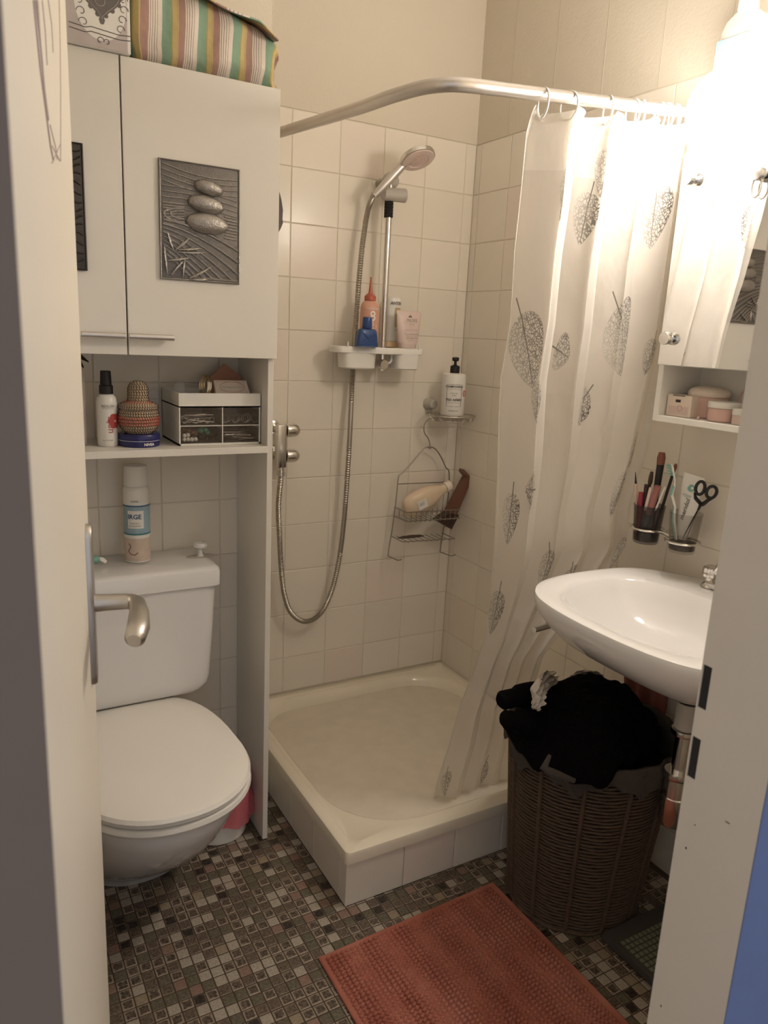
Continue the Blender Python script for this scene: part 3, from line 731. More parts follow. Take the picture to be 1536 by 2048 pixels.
for ix, (xa, xb) in enumerate(((OX0+w_+.0006, xm-.0016), (xm+.0016, OX1-w_-.0006))):
    for iz, (za, zb) in enumerate(((ZS+.0046, zm-.0014), (zm+.0014, zt-.0008))):
        d = MB(); e = .0016
        d.box(xa, xb, OY0+.001, OY0+.001+e, za, zb); d.box(xa, xa+e, OY0+.001+e, OY1-.006, za, zb-.006); d.box(xb-e, xb, OY0+.001+e, OY1-.006, za, zb-.006); d.box(xa, xb, OY0+.001+e, OY1-.006, za, za+e)
        dr = obj('drawer', d, 'smoke_light', og, smooth=False)
        cz = za+.004; mb = MB()
        if (ix, iz) == (0, 0):
            for (gx, gy, gz, mm_) in ((.010,0,0,'pearl'),(.019,0,0,'pearl'),(.028,0,0,'pearl'),(.037,.002,0,'pearl'),(.010,.0,.009,'pearl'),(.019,.001,.010,'pearl'),(.023,.012,.019,'brown_bead'),(.033,.010,.016,'brown_bead'),(.040,.014,.012,'brown_bead'),(.014,.012,.021,'brown_bead')):
                obj('bead', MB().ball((xa+gx, OY0+.010+gy, cz+.004+gz), .0052 if mm_=='pearl' else .0062, n=12, m=8), mm_, dr)
            for (gx, gy, gz) in ((.050,.004,.020),(.060,.003,.021),(.056,.012,.026),(.067,.010,.015),(.048,.014,.017)):
                obj('bead', MB().ball((xa+gx, OY0+.010+gy, cz+.004+gz), .0058, n=12, m=8), 'green_bead', dr)
            for k in range(16): mb.ball((xa+rng.uniform(.045,.09), OY0+.006+rng.random()*.03, cz+.002+rng.random()*.012), .0035, n=8, m=5)
            s_ = obj('dark_beads', mb, 'black', dr); s_['kind'] = 'stuff'
        elif (ix, iz) == (1, 0):
            pile_rods(mb, xa+.003, xb-.003, cz, 34, .0007, .022); s_ = obj('hair_pins', mb, 'steel', dr); s_['kind'] = 'stuff'
        elif (ix, iz) == (0, 1):
            pile_rods(mb, xa+.003, xb-.003, cz, 22, .0011, .020)
            for k in range(6): mb.tube([(xa+.012+.013*k+.006*cos(a), OY0+.01+.01*(k%2), cz+.006+.006*sin(a)) for a in [2*PI*i/12 for i in range(12)]], .001, 5, closed=True)
            s_ = obj('earrings', mb, 'alu', dr); s_['kind'] = 'stuff'
        else:
            for k in range(10): mb.tube([(xa+.008+.008*k+.008*cos(a), OY0+.012+.012*(k%3)+.003*sin(a), cz+.009+.009*sin(a)) for a in [2*PI*i/14 for i in range(14)]], .0008, 5, closed=True)
            s_ = obj('rings', mb, 'alu', dr); s_['kind'] = 'stuff'
# bracelets and cards lying in the tray of the organiser
bc = Vector((.520, 1.745, zt+.044))
for k in range(4):
    t = MB(); q = .0275-.0015*k
    t.tube([bc+Vector((.005*k-.01+ .5*q*cos(a), q*.75*cos(a)*.6+.006*k, q*sin(a)*.95+ .15*q*cos(a))) for a in [2*PI*i/30 for i in range(30)]], .0013, 6, closed=True)
    o = obj('bracelet', t, 'gold'); tag(o, 'thin gold bracelet in the tray on top of the drawer organiser', 'bracelet', 'gold bracelets in the organiser tray')
t = MB(); t.tube([(.493+.021*cos(a), 1.738+.012*sin(a), zt+.0045+.003*sin(2*a)+.010*(1+cos(a))*.5) for a in [2*PI*i/30 for i in range(30)]], .0022, 8, closed=True)
tag(obj('bangle', t, 'brass_dull'), 'dark twisted metal bangle lying left of the gold bracelets', 'bangle')
cd = thing('card_box', 'cream lettered card box leaning in the organiser tray', 'box', (.583,1.75,zt+.003))
lo_ = Vector((.583,1.735,zt+.0035)); uu = Vector((1,0,0)); vv = Vector((0,.55,.835)); nn = uu.cross(vv)
mb = MB(); mb.poly([lo_-uu*.042, lo_+uu*.044, lo_+uu*.038+vv*.064, lo_-uu*.042+vv*.064], nn*-.008); obj('card', mb, 'pale_box', cd, smooth=False)
mb = MB(); mb.tube([lo_+uu*(.030*cos(a))+vv*(.046+.014*sin(a))+nn*.0006 for a in [2*PI*i/28 for i in range(28)]], .0004, 4, closed=True)
for s_ in ((-.039,.006,.040,.006),(-.039,.060,.034,.060)): mb.tube([lo_+uu*s_[0]+vv*s_[1]+nn*.0006, lo_+uu*s_[2]+vv*s_[3]+nn*.0006], .0004, 4)
obj('border', mb, 'copper', cd)
text(cd, 'Marchand de rêves', .0065, planemap(lo_+vv*.046+nn*.0008, uu, vv), 'ink_light')
mb = MB(); a_ = Vector((.585,1.815,zt+.003)); mb.poly([a_+Vector((-.045,0,0)),a_+Vector((.045,0,0)),a_+Vector((.040,.01,.062)),a_+Vector((.002,.014,.090)),a_+Vector((-.036,.01,.058))], (0,.004,0))
tag(obj('envelope', mb, 'copper', smooth=False), 'reddish brown paper envelope behind the card box in the organiser', 'envelope')
mb = MB(); mb.lathe([(.012,0),(.013,.004),(.013,.040),(.009,.046)], (.468,1.80,zt+.0032), 20)
tag(obj('small_vial', mb, 'clear'), 'small clear vial at the left of the organiser tray', 'vial')

# ---------------------------------------------------------------- toilet
TX = .325
def dring(z, yf, yb, hw, hb, ex=2.15, n=56):
    """D-shaped outline: half width hw, narrower back hb"""
    pts = []; ym = yb - (yb-yf)*.60
    for i in range(n):
        a = 2*PI*i/n - PI/2; ca, sa = cos(a), sin(a)
        x_ = math.copysign(abs(ca)**(2/ex), ca); y_ = math.copysign(abs(sa)**(2/ex), sa)
        if sa < 0: p = (hw*x_, ym + (ym-yf)*y_)
        else:
            e = 3.6; x_ = math.copysign(abs(ca)**(2/e), ca); y_ = abs(sa)**(2/e)
            w2 = hw + (hb-hw)*y_**1.6
            p = (w2*x_, ym+(yb-ym)*y_)
        pts.append(Vector((TX+p[0], p[1], z)))
    return pts
toilet = thing('toilet', 'white ceramic toilet with its lid down and a cistern behind', 'toilet', (TX,1.6,0))
mb = MB(); mb.rings([dring(0,1.640,1.872,.118,.105), dring(.02,1.628,1.872,.124,.106), dring(.07,1.570,1.872,.134,.108), dring(.13,1.490,1.872,.143,.110), dring(.20,1.408,1.872,.151,.112), dring(.27,1.338,1.872,.159,.118),
    dring(.33,1.290,1.872,.166,.130), dring(.365,1.268,1.872,.172,.140), dring(.385,1.263,1.872,.173,.145), dring(.388,1.270,1.87,.168,.142)])
obj('bowl', mb, 'ceramic', toilet)
mb = MB(); mb.rings([dring(.3895,1.262,1.735,.172,.142), dring(.3905,1.253,1.738,.178,.148), dring(.400,1.247,1.740,.1825,.152), dring(.4085,1.249,1.740,.181,.151), dring(.4100,1.256,1.738,.176,.147)]); obj('seat', mb, 'seat_plastic', toilet)
mb = MB(); mb.rings([dring(.4125,1.262,1.742,.172,.146), dring(.4135,1.252,1.745,.179,.152), dring(.424,1.248,1.745,.1815,.153), dring(.431,1.253,1.743,.178,.150), dring(.4345,1.268,1.735,.166,.140), dring(.4365,1.32,1.70,.12,.10)]); obj('lid', mb, 'seat_plastic', toilet)
mb = MB()
for s_ in (-1,1): obj('hinge', MB().tube([(TX+s_*.075-.02,1.757,.418),(TX+s_*.075+.02,1.757,.418)], .011, 12), 'seat_plastic', toilet)
def cist(z, w, yf, yb, rc=.03, n=10):
    pts = []
    for (cx, cy, a0) in ((w-rc, yf+rc, -PI/2), (w-.012, yb-.012, 0), (-w+.012, yb-.012, PI/2), (-w+rc, yf+rc, PI)):
        r = rc if cy < (yf+yb)/2 else .012
        for i in range(n+1): a = a0+PI/2*i/n; pts.append(Vector((TX+cx+r*cos(a), cy+r*sin(a), z)))
    return pts
mb = MB()
prof = [(.438,.130,1.722),(.4385,.150,1.716),(.442,.168,1.712),(.450,.180,1.709),(.462,.187,1.707),(.480,.190,1.706),(.60,.198,1.702),(.716,.2035,1.698)]
mb.rings([cist(z,w,yf,WY-.004) for z,w,yf in prof]); obj('cistern', mb, 'ceramic', toilet)
mb = MB(); mb.rings([cist(z,w,yf,WY-.003,.02) for z,w,yf in ((.717,.2090,1.694),(.719,.2110,1.692),(.752,.2110,1.692),(.759,.209,1.694),(.763,.203,1.700),(.764,.19,1.712))]); cl_ = obj('cistern_lid', mb, 'ceramic', toilet)
kb = Vector((.513,1.795,.764))
mb = MB(); mb.rings([[Vector((kb.x+.036*math.copysign(abs(cos(a))**.6,cos(a))*s_, kb.y+.016*sin(a)*s_, z)) for a in [2*PI*i/28 for i in range(28)]] for s_, z in ((1,.7636),(1,.7646),(.94,.7650))]); obj('knob_plate', mb, 'grey_plastic', cl_)
obj('flush_knob', MB().lathe([(.009,0),(.008,.003),(.0055,.008),(.0055,.018),(.008,.021),(.0175,.024),(.0185,.029),(.015,.034),(.006,.036),(.001,.0362)], (kb.x,kb.y,kb.z+.0012), 24), 'ceramic', cl_)
# air freshener can
c = (.3655, 1.815); r_ = .0300; z0 = .7655; FC = -PI/2-.2
t = thing('air_freshener', 'tall white aerosol can with a blue label standing on the cistern', 'spray can', (*c, z0))
obj('can', MB().lathe([(r_*.96,0),(r_,.003),(r_,.172),(r_*.97,.178),(r_*.86,.183)], (*c,z0), 40), 'white_plastic', t)
obj('cap', MB().lathe([(r_*.88,.1835),(r_*.93,.186),(r_*.90,.222),(r_*.84,.232),(r_*.6,.2345),(.001,.235)], (*c,z0), 36), 'white_plastic', t)
obj('blue_label', patch((*c,0), r_, FC, 1.75, z0+.072, z0+.140, n=24), 'sky_label', t)
obj('label_line', patch((*c,0), r_, FC, 1.75, z0+.1375, z0+.1405, .0007, 24), 'ink_blue', t)
obj('label_line', patch((*c,0), r_, FC, 1.75, z0+.0685, z0+.0725, .0007, 24), 'ink_teal', t)
obj('shell_print', patch((*c,0), r_, FC, 1.75, z0+.004, z0+.060, n=24), 'sand_label', t)
obj('name_label', patch((*c,0), r_, FC-.10, .62, z0+.085, z0+.128, .0008, 12), 'stone_label', t) if 'stone_label' in MT else obj('name_label', patch((*c,0), r_, FC-.10, .62, z0+.085, z0+.128, .0008, 12), 'white_plastic', t)
text(t, 'IRGE', .0155, cylmap((*c,0), r_+.0010, FC-.18, z0+.113), 'ink_blue', bold=.0003)
text(t, 'Fresh linen', .0050, cylmap((*c,0), r_+.0010, FC-.18, z0+.098), 'ink_grey'); text(t, 'AIR FRESHENER', .0042, cylmap((*c,0), r_+.0010, FC-.18, z0+.091), 'ink_grey'); text(t, 'HOME', .0062, cylmap((*c,0), r_, FC-.15, z0+.150), 'ink_grey')
mb = MB(); mb.tube([cylmap((*c,0), r_, FC-.5, z0+.033)(x_*.012, y_*.012) for x_, y_ in ((-.5,1.2),(-.1,.8),(-.2,.2),(-.6,-.3),(-.2,-.9),(.7,-1.1),(1.3,-.6))], .0012, 5); obj('branch_print', mb, 'brown', t)
# wrapped freshener clip beside it
t = thing('wrapped_tablet', 'small twisted mint green and white wrapper on the cistern behind the door handle', 'wrapper', (.29,1.83,z0))
mb = MB(); q0 = B(190,1116,1.815); mb.ball((q0.x,q0.y,z0+.010), .013, .008, .0095, 12, 8); obj('wrapper', mb, 'mint', t)
mb = MB(); mb.tube([(q0.x+.008,q0.y,z0+.014),(q0.x+.016,q0.y-.004,z0+.010),(q0.x+.024,q0.y-.006,z0+.003)], [.003,.006,.004], 6, sq=.4); mb.tube([(q0.x-.008,q0.y,z0+.012),(q0.x-.014,q0.y-.003,z0+.016)], [.003,.007], 6, sq=.4); obj('twist', mb, 'white_plastic', t)

# bin beside the toilet
c = (.543, 1.762); t = thing('waste_bin', 'small white waste bin with a pink bag between the toilet and the side panel', 'bin', (*c,0))
obj('bin_body', MB().lathe([(.072,0),(.076,.004),(.082,.150),(.083,.16),(.081,.16),(.074,.008)], (*c,0), 36, cap1=True), 'white_plastic', t)
mb = MB(); rr = []
for k in range(9):
    z = .178-.016*k; rr.append([Vector((c[0]+(.089+.0035*sin(7*a+k*.5)+.003*sin(13*a)+(.002*k if k>4 else 0)*.5)*cos(a)*(1 if k else .93), c[1]+(.089+.0035*sin(7*a+k*.5)+.003*sin(13*a))*sin(a)*(1 if k else .93), z+.008*sin(3*a+1)*(k/8))) for a in [2*PI*i/60 for i in range(60)]])
mb.rings(rr, True, False, False); obj('pink_bag', mb, 'pink_bag', t)

# ---------------------------------------------------------------- shower tray
TX0, TX1, TY0, TY1, TZ = .722, WX-.002, 1.346, D-.002, .147
tub = thing('shower_tray', 'cream enamelled shower tray in the corner on a tiled plinth', 'shower tray', ((TX0+TX1)/2,(TY0+TY1)/2,0))
def tring(e, z, rr_, n=12, fx=0.0):
    x0, x1, y0, y1 = TX0+e[0], TX1-e[1], TY0+e[2], TY1-e[3]; pts = []
    for (cx, cy, a0, k) in ((x0, y0, PI, 0), (x1, y0, 1.5*PI, 1), (x1, y1, 0, 2), (x0, y1, PI/2, 3)):
        r = rr_[k]; cx_ = cx + (r if cx == x0 else -r); cy_ = cy + (r if cy == y0 else -r)
        for i in range(n+1): a = a0+PI/2*i/n; pts.append(Vector((cx_+r*cos(a), cy_+r*sin(a), z)))
    return pts
E_ = lambda a, b=None: (a, a, a, a)
rs = (.008,.004,.003,.004)
rg = [tring((.004,0,.004,0), TZ-.034, (.01,.004,.003,.004)), tring((0,0,0,0), TZ-.032, (.012,.004,.003,.004)), tring((0,0,0,0), TZ-.008, (.014,.004,.003,.004)), tring((.002,0,.002,0), TZ-.0025, (.015,.005,.004,.005)), tring((.007,.003,.007,.003), TZ, (.016,.01,.01,.01)),
      tring((.028,.028,.028,.028), TZ+.0, (.04,.04,.04,.04)), tring((.030,.030,.030,.030), TZ-.002, (.04,.04,.04,.04)), tring((.040,.042,.046,.044), TZ-.002, (.20,.16,.16,.12)), tring((.046,.048,.053,.050), TZ-.006, (.21,.17,.17,.12)),
      tring((.056,.058,.064,.060), TZ-.020, (.21,.17,.17,.12)), tring((.068,.07,.078,.074), TZ-.060, (.20,.16,.16,.11)), tring((.080,.082,.090,.086), TZ-.084, (.19,.15,.15,.10)), tring((.105,.107,.115,.11), TZ-.094, (.17,.13,.13,.09)),
      tring((.16,.16,.17,.16), TZ-.098, (.12,.10,.10,.08)), tring((.30,.30,.30,.30), TZ-.101, (.06,.05,.05,.05))]
mb = MB(); mb.rings(rg, True, False, True); obj('basin', mb, 'enamel', tub)
dz = TZ-.0965; dc = F(630,1510,dz)
dr = obj('drain', MB().lathe([(.026,-.001),(.0265,.0012),(.024,.0026),(.0165,.0020),(.0165,-.001)], (dc.x,dc.y,dz), 32, cap1=False), 'steel', tub)
obj('drain_well', MB().lathe([(.0165,0),(.0163,.0004)], (dc.x,dc.y,dz+.0002), 24), 'black_matte', dr)
mb = MB()
for k in range(4):
    a = k*PI/4; mb.tube([(dc.x-.0165*cos(a),dc.y-.0165*sin(a),dz+.0018),(dc.x+.0165*cos(a),dc.y+.0165*sin(a),dz+.0018)], .0013, 6)
mb.ball((dc.x,dc.y,dz+.0015), .0035,.0035,.002,12,6); obj('grate', mb, 'steel', dr)
pm = MB(); pm.box(TX0+.008, TX1, TY0+.008, TY1, 0, TZ-.032); pln = obj('plinth', pm, 'grout', tub, smooth=False)
def to_local(par, before):
    for o in [q for q in bpy.data.objects if q not in before and q.parent == par]: o.location = o.location - par.location
bf = set(bpy.data.objects)
tile_wall(tub, (0,TY0+.003,0), (1,0,0), (0,0,1), (0,-1,0), [TX0+.0025,.883,1.034,1.184,1.334,1.484,TX1], [0,TZ-.032], thick=.0045, pinks=(7,), gap=.0009)
tile_wall(tub, (TX0+.003,0,0), (0,1,0), (0,0,1), (-1,0,0), [TY0+.0025,1.383+.0,1.533,1.683,1.833,1.983,2.133,D-.003], [0,TZ-.032], thick=.0045, pinks=())
to_local(tub, bf)

# ---------------------------------------------------------------- shower fittings
mx = thing('shower_mixer', 'chrome two handle shower mixer on the wall beside the cabinet', 'tap', (.846,2.10,.98))
mb = MB(); mb.box(.8285, .8565, 2.078, 2.106, .9235, 1.0515, .004, 2); obj('mixer_body', mb, 'chrome', mx)
for z_, nm in ((1.034,0),(.957,1)):
    obj('handle', MB().lathe([(.0185,0),(.0205,.002),(.0205,.024),(.0185,.033),(.0135,.040),(.006,.0445),(.0005,.045)], (.8575,2.092,z_), 28, mtx=Matrix.Rotation(PI/2,3,'Y')), 'chrome', mx)
    mb = MB(); mb.tube([(.842,2.105,z_),(.842,D-.001,z_)], .010, 14); mb.lathe([(.024,0),(.022,.006),(.012,.010)], (.842,D-.0005,z_), 24, mtx=Matrix.Rotation(PI/2,3,'X')); obj('wall_union', mb, 'chrome', mx)
obj('outlet', MB().lathe([(.010,0),(.010,-.012),(.0125,-.013),(.0125,-.026),(.009,-.028)], (.845,2.092,.9236), 20), 'chrome', mx)
def spline(pts, n=8):
    pts = [Vector(p) for p in pts]; o_ = []
    P_ = [pts[0]*2-pts[1]] + pts + [pts[-1]*2-pts[-2]]
    for i in range(1, len(P_)-2):
        a, b, c_, d = P_[i-1:i+3]
        for k in range(n):
            t_ = k/n; o_.append(.5*((2*b)+(c_-a)*t_+(2*a-5*b+4*c_-d)*t_*t_+(3*b-a-3*c_+d)*t_**3))
    return o_+[pts[-1]]
hp = [(557,962),(557,1010),(559,1070),(562,1130),(568,1185),(582,1225),(610,1243),(640,1228),(662,1185),(678,1120),(688,1040),(694,960),(699,880),(703,790),(706,725),(712,640),(718,560),(726,480),(736,420),(748,388)]
hw_ = [B(x_,y_, 2.092 + (0 if k < 3 else .020) - (.03 if k == 19 else 0)) for k,(x_,y_) in enumerate(hp)]
hw_[0] = Vector((.845,2.092,.896)); 
for k in (13,14): hw_[k].y = 2.128; 
hw_[13] = B(703,790,2.125); hw_[14] = B(706,725,2.130); hw_[15] = B(712,640,2.128)
hs = spline(hw_, 34)
mb = MB(); mb.tube(hs, [.0074 if k % 2 else .0088 for k in range(len(hs))], 10)
tag(obj('shower_hose', mb, 'hose'), 'long ribbed metal shower hose hanging in a loop from the mixer', 'hose')
sb = thing('slide_rail', 'vertical chrome shower rail on the tiled back wall', 'rail', (1.185,2.12,1.25))
r1 = B(774,405,2.088); r2 = B(768,735,2.088); r1.x = r2.x = (r1.x+r2.x)/2
mb = MB(); mb.tube([(r1.x,2.088,r2.z-.01),(r1.x,2.088,r1.z+.055)], .0095, 20); obj('rail_tube', mb, 'chrome', sb)
kp = B(765,728,2.10); mb = MB(); mb.tube([(r1.x,2.088,kp.z),(r1.x,D-.001,kp.z)], .012, 16); mb.tube([(r1.x-.004,2.080,kp.z),(r1.x-.004,2.064,kp.z)], [.0155,.0135], 20); obj('bracket', mb, 'chrome', sb)
tk = B(772,362,2.11); mb = MB(); mb.tube([(r1.x,2.088,tk.z),(r1.x,D-.001,tk.z)], .012, 16); mb.ball((r1.x+.004,2.092,tk.z),.027,.018,.023,20,12); obj('bracket', mb, 'grey_plastic', sb)
mb = MB(); cz_ = B(770,425,2.10).z
for k in range(6): mb.lathe([(.0125,0),(.0135,.002),(.0135,.006),(.0125,.008)], (r1.x-.001,2.088,cz_-.015+.0085*k), 20)
obj('clamp', mb, 'black_matte', sb)
mb = MB(); hcz = B(790,392,2.09); mb.tube([(r1.x-.026,2.080,hcz.z-.001),(r1.x+.045,2.076,hcz.z+.002)], [.018,.020], 24); obj('slider', mb, 'grey_plastic', sb)
# hand shower
hh = thing('hand_shower', 'grey hand shower with a round pinkish spray face, held on the rail', 'shower head', B(760,390,2.09))
p0 = B(749,392,2.062); p1 = B(806,330,2.03); mb = MB()
mb.tube([p0, p0.lerp(p1,.2), p0.lerp(p1,.6), p1, p1+(p1-p0)*.12], [.0085,.0115,.0125,.0120,.012], 18); obj('grip', mb, 'alu', hh)
hc_ = B(835,316,2.0); ax = Vector((.10,-.42,-.90)).normalized(); Mx = ax.to_track_quat('Z','Y').to_matrix()
obj('head', MB().lathe([(.014,-.022),(.036,-.015),(.050,-.006),(.0515,0),(.051,.006),(.048,.007)], hc_, 40, mtx=Mx), 'chrome', hh)
fc_ = obj('spray_face', MB().lathe([(.0475,.0072),(.0470,.0095),(.031,.0105),(.030,.0085)], hc_, 40, mtx=Mx), 'pale_pink', hh)
mb = MB()
for rr_, nn_ in ((.020,14),(.0135,9),(.007,5),(.033,20)):
    for k in range(nn_):
        a = 2*PI*k/nn_; q = hc_ + Mx @ Vector((rr_*cos(a), rr_*sin(a), .0100 if rr_>.025 else .0092)); mb.ball(q, .0014, n=8, m=5)
s_ = obj('nozzles', mb, 'blush', fc_); s_['kind'] = 'stuff'
obj('neck', MB().tube([p1, p1.lerp(hc_,.45)-ax*.004, hc_-ax*.010], [.012,.013,.018], 16), 'alu', hh)

# tray on the rail
SHZ = 1.286; tr = thing('shower_caddy_tray', 'white plastic shelf with two cups on the shower rail', 'shelf', (1.15,2.07,SHZ))
def lobes(e, z, n=72):
    pts = []; 
    for i in range(n):
        a = 2*PI*i/n; ca, sa = cos(a), sin(a)
        x_ = math.copysign(abs(ca)**.7, ca)*(.155-e); yb_ = .058+.010*cos(2*PI*x_/.155*.98)
        pts.append(Vector((1.152+x_, 2.088+math.copysign(abs(sa)**.6, sa)*((yb_ if sa < 0 else .055)-e), z)))
    return pts
mb = MB(); mb.rings([lobes(.006,SHZ-.020), lobes(.001,SHZ-.018), lobes(0,SHZ-.004), lobes(.002,SHZ), lobes(.007,SHZ), lobes(.009,SHZ-.006)]); obj('shelf_plate', mb, 'white_plastic', tr)
for cx_, w_ in ((1.078,.060),(1.245,.045)):
    mb = MB(); rr=[]
    for s_, z in ((.80,SHZ-.066),(.90,SHZ-.062),(.94,SHZ-.03),(.97,SHZ-.0185)):
        rr.append([Vector((cx_+w_*s_*math.copysign(abs(cos(a))**.55,cos(a)), 2.078+.040*s_*math.copysign(abs(sin(a))**.6,sin(a)), z)) for a in [2*PI*i/40 for i in range(40)]])
    mb.rings(rr); obj('cup', mb, 'white_plastic', tr)
mb = MB(); mb.tube([(1.195,2.07,SHZ-.019),(1.195,2.07,SHZ-.040),(1.19,2.07,SHZ-.046),(1.17,2.075,SHZ-.048)], .004, 8); mb.tube([(1.028,2.04,SHZ-.002),(1.028,2.04,SHZ+.013)], .003, 8); mb.tube([(1.275,2.04,SHZ-.002),(1.275,2.04,SHZ+.012)], .003, 8); obj('hook', mb, 'white_plastic', tr)
# bottles on it
z0 = SHZ+.0012
c = (1.108, 2.062)   # peach bottle with nozzle
t = thing('peach_bottle', 'peach squeeze bottle with an orange red pointed nozzle on the shower shelf', 'bottle', (*c,z0))
obj('body', MB().lathe([(.026,0),(.029,.004),(.029,.110),(.027,.122),(.020,.131),(.016,.133)], (*c,z0), 32), 'peach', t)
obj('nozzle', MB().lathe([(.0175,.1335),(.0175,.146),(.0125,.151),(.0065,.156),(.0045,.172),(.0030,.190),(.0022,.197),(.003,.200),(.001,.202)], (*c,z0), 24), 'orange_red', t)
text(t, '8', .040, cylmap((*c,0), .029, -PI/2-.15, z0+.088), 'ink_white'); text(t, 'WONDER', .0095, cylmap((*c,0), .029, -PI/2-.15, z0+.110), 'ink_white')
text(t, 'WATER', .016, cylmap((*c,0), .029, -PI/2-.20, z0+.050, PI/2), 'ink_white'); text(t, '8 SECONDS', .006, cylmap((*c,0), .029, -PI/2+.30, z0+.050, PI/2), 'ink_white')
c = (1.083, 2.028)   # small blue bottle
t = thing('blue_bottle', 'small dark blue angular bottle with a cap in front of the peach one', 'bottle', (*c,z0))
mb = MB(); rr = []
for s_, z in ((.034,0),(.035,.003),(.032,.030),(.028,.047),(.0245,.050),(.0145,.052)): rr.append([Vector((c[0]+s_*math.copysign(abs(cos(a))**.5,cos(a)), c[1]+min(.016,s_*.55)*math.copysign(abs(sin(a))**.5,sin(a)), z0+z)) for a in [2*PI*i/32 for i in range(32)]])
mb.rings(rr); obj('body', mb, 'blue', t)
obj('cap', MB().lathe([(.0140,.0525),(.0150,.054),(.0138,.082),(.0125,.085)], (*c,z0), 20), 'blue', t)
mb = MB()
for a_ in ((-.026,.012,.024,.040),(-.020,.006,.026,.034),(-.022,.042,.000,.020),(-.030,.006,.030,.010)): mb.tube([(c[0]+a_[0],c[1]-.0165,z0+a_[1]),(c[0]+a_[2],c[1]-.0162,z0+a_[3])], .0010, 6)
obj('relief_line', mb, 'blue', t)
c = (B(786,620,2.118).x, 2.118)   # white and gold bottle, partly behind the rail
t = thing('slim_bottle', 'slim white and gold shampoo bottle behind the shower rail', 'bottle', (*c,z0))
obj('body', MB().lathe([(.0225,.018),(.024,.022),(.024,.140),(.022,.148),(.0155,.152)], (*c,z0), 32, sy=.8), 'white_plastic', t)
obj('cap', MB().lathe([(.023,0),(.025,.002),(.024,.0175)], (*c,z0), 28, sy=.8), 'soap', t)
obj('gold_print', patch((*c,0), .0235, -PI/2+.35, .55, z0+.062, z0+.120, -.0002), 'amber', t)
text(t, 'ANTENE', .0125, cylmap((*c,0), .0238, -PI/2+.15, z0+.133), 'ink_grey', bold=.0003); text(t, 'PRO-V', .006, cylmap((*c,0), .024, -PI/2+.2, z0+.052), 'ink_grey')
# cream tube
tx0, tx1, ty = 1.198, 1.290, 2.060
t = thing('cream_tube', 'pale pink cream tube standing cap down at the right end of the shower shelf', 'tube', (1.243,ty,z0))
mb = MB(); rr = []
for wx, wy, z in ((.030,.019,.012),(.036,.0185,.02),(.0405,.012,.065),(.0430,.004,.100),(.0435,.0015,.106),(.0435,.0012,.112)): rr.append([Vector((1.244+wx*math.copysign(abs(cos(a))**.8,cos(a)), ty+wy*sin(a), z0+z)) for a in [2*PI*i/36 for i in range(36)]])
mb.rings(rr); obj('tube_body', mb, 'pale_pink', t); obj('cap', MB().lathe([(.0285,0),(.0295,.002),(.0295,.0118)], (1.244,ty,z0), 32, sy=.68), 'pale_pink', t)
pmf = lambda zz: planemap((1.243,ty-.0215,z0+zz), (1,0,0), (0,.17,1))
for s_, zz, sz, mm_ in (('NUXE',.083,.0135,'ink_grey'),('body',.072,.0095,'ink_light'),('REVE DE THE',.054,.0070,'ink_light'),('CREME HYDRATANTE',.042,.0052,'ink_grey'),('HYDRATING CREAM',.036,.0042,'ink_light'),('LAIT CORPS 24H',.030,.0052,'ink_grey'),('BODY MILK',.024,.0045,'ink_light')):
    text(t, s_, sz, planemap((1.246,ty-.0195+.0002*(zz-.03)*600*.1,z0+zz), (1,0,0), (0,.19,1)) , mm_)
mb = MB()
for dx, dz_ in ((-.0035,0),(0,.0025),(.0035,0)): mb.ball((1.246+dx,ty-.0060,z0+.094+dz_), .0022,.0006,.0028,8,5)
obj('emblem', mb, 'ink_grey', t)

# ---- wire corner shelf with suction cups, pump bottle
cs = thing('corner_wire_shelf', 'small round wire shelf in the corner holding a pump bottle', 'shelf', (1.43,2.07,1.07))
zc = 1.072; cc = Vector((1.430,2.068,zc)); mb = MB()
el = lambda r1_, r2_, z, n=36: [Vector((cc.x+r1_*cos(a), cc.y+r2_*sin(a), z)) for a in [2*PI*i/n for i in range(n)]]
mb.tube(el(.083,.078,zc+.004), .0024, 8, closed=True); mb.tube(el(.070,.064,zc-.012), .0018, 8, closed=True)
for k in range(9):
    x_ = cc.x-.064+.016*k; q = math.sqrt(max(0,1-((x_-cc.x)/.076)**2))*.070
    mb.tube([(x_,cc.y-q,zc+.003),(x_,cc.y-q*.9,zc-.011),(x_,cc.y+q*.9,zc-.011),(x_,cc.y+q,zc+.003)], .0014, 6)
for k in range(14):
    a = 2*PI*k/14; mb.tube([(cc.x+.083*cos(a),cc.y+.078*sin(a),zc+.004),(cc.x+.074*cos(a+.2),cc.y+.07*sin(a+.2),zc-.012),(cc.x+.083*cos(a+.4),cc.y+.078*sin(a+.4),zc+.004)], .0012, 5)
obj('wire_basket', mb, 'steel', cs)
mb = MB(); sq_ = B(868,812,2.10); mb.lathe([(.021,0),(.020,.008),(.016,.018),(.015,.034),(.011,.038)], (1.398,D-.001,1.106), 24, mtx=Matrix.Rotation(PI/2,3,'X')); mb.tube([(1.398,D-.03,1.106),(1.398,D-.035,1.08)], .003, 6); obj('suction_cup', mb, 'grey_plastic', cs)
c = (1.428, 2.058); z0 = zc+.0068; r_ = .0385; FB = -PI/2-.52
t = thing('pump_bottle', 'white shampoo bottle with a black pump on the corner shelf', 'bottle', (*c,z0))
obj('body', MB().lathe([(r_*.95,0),(r_,.004),(r_,.122),(r_*.96,.131),(r_*.80,.134),(.016,.135)], (*c,z0), 44), 'white_plastic', t)
obj('pump', MB().lathe([(.0155,.1355),(.0155,.157),(.0085,.160),(.0045,.162),(.0045,.172),(.0105,.174),(.0115,.184),(.004,.186)], (*c,z0), 24), 'black', t)
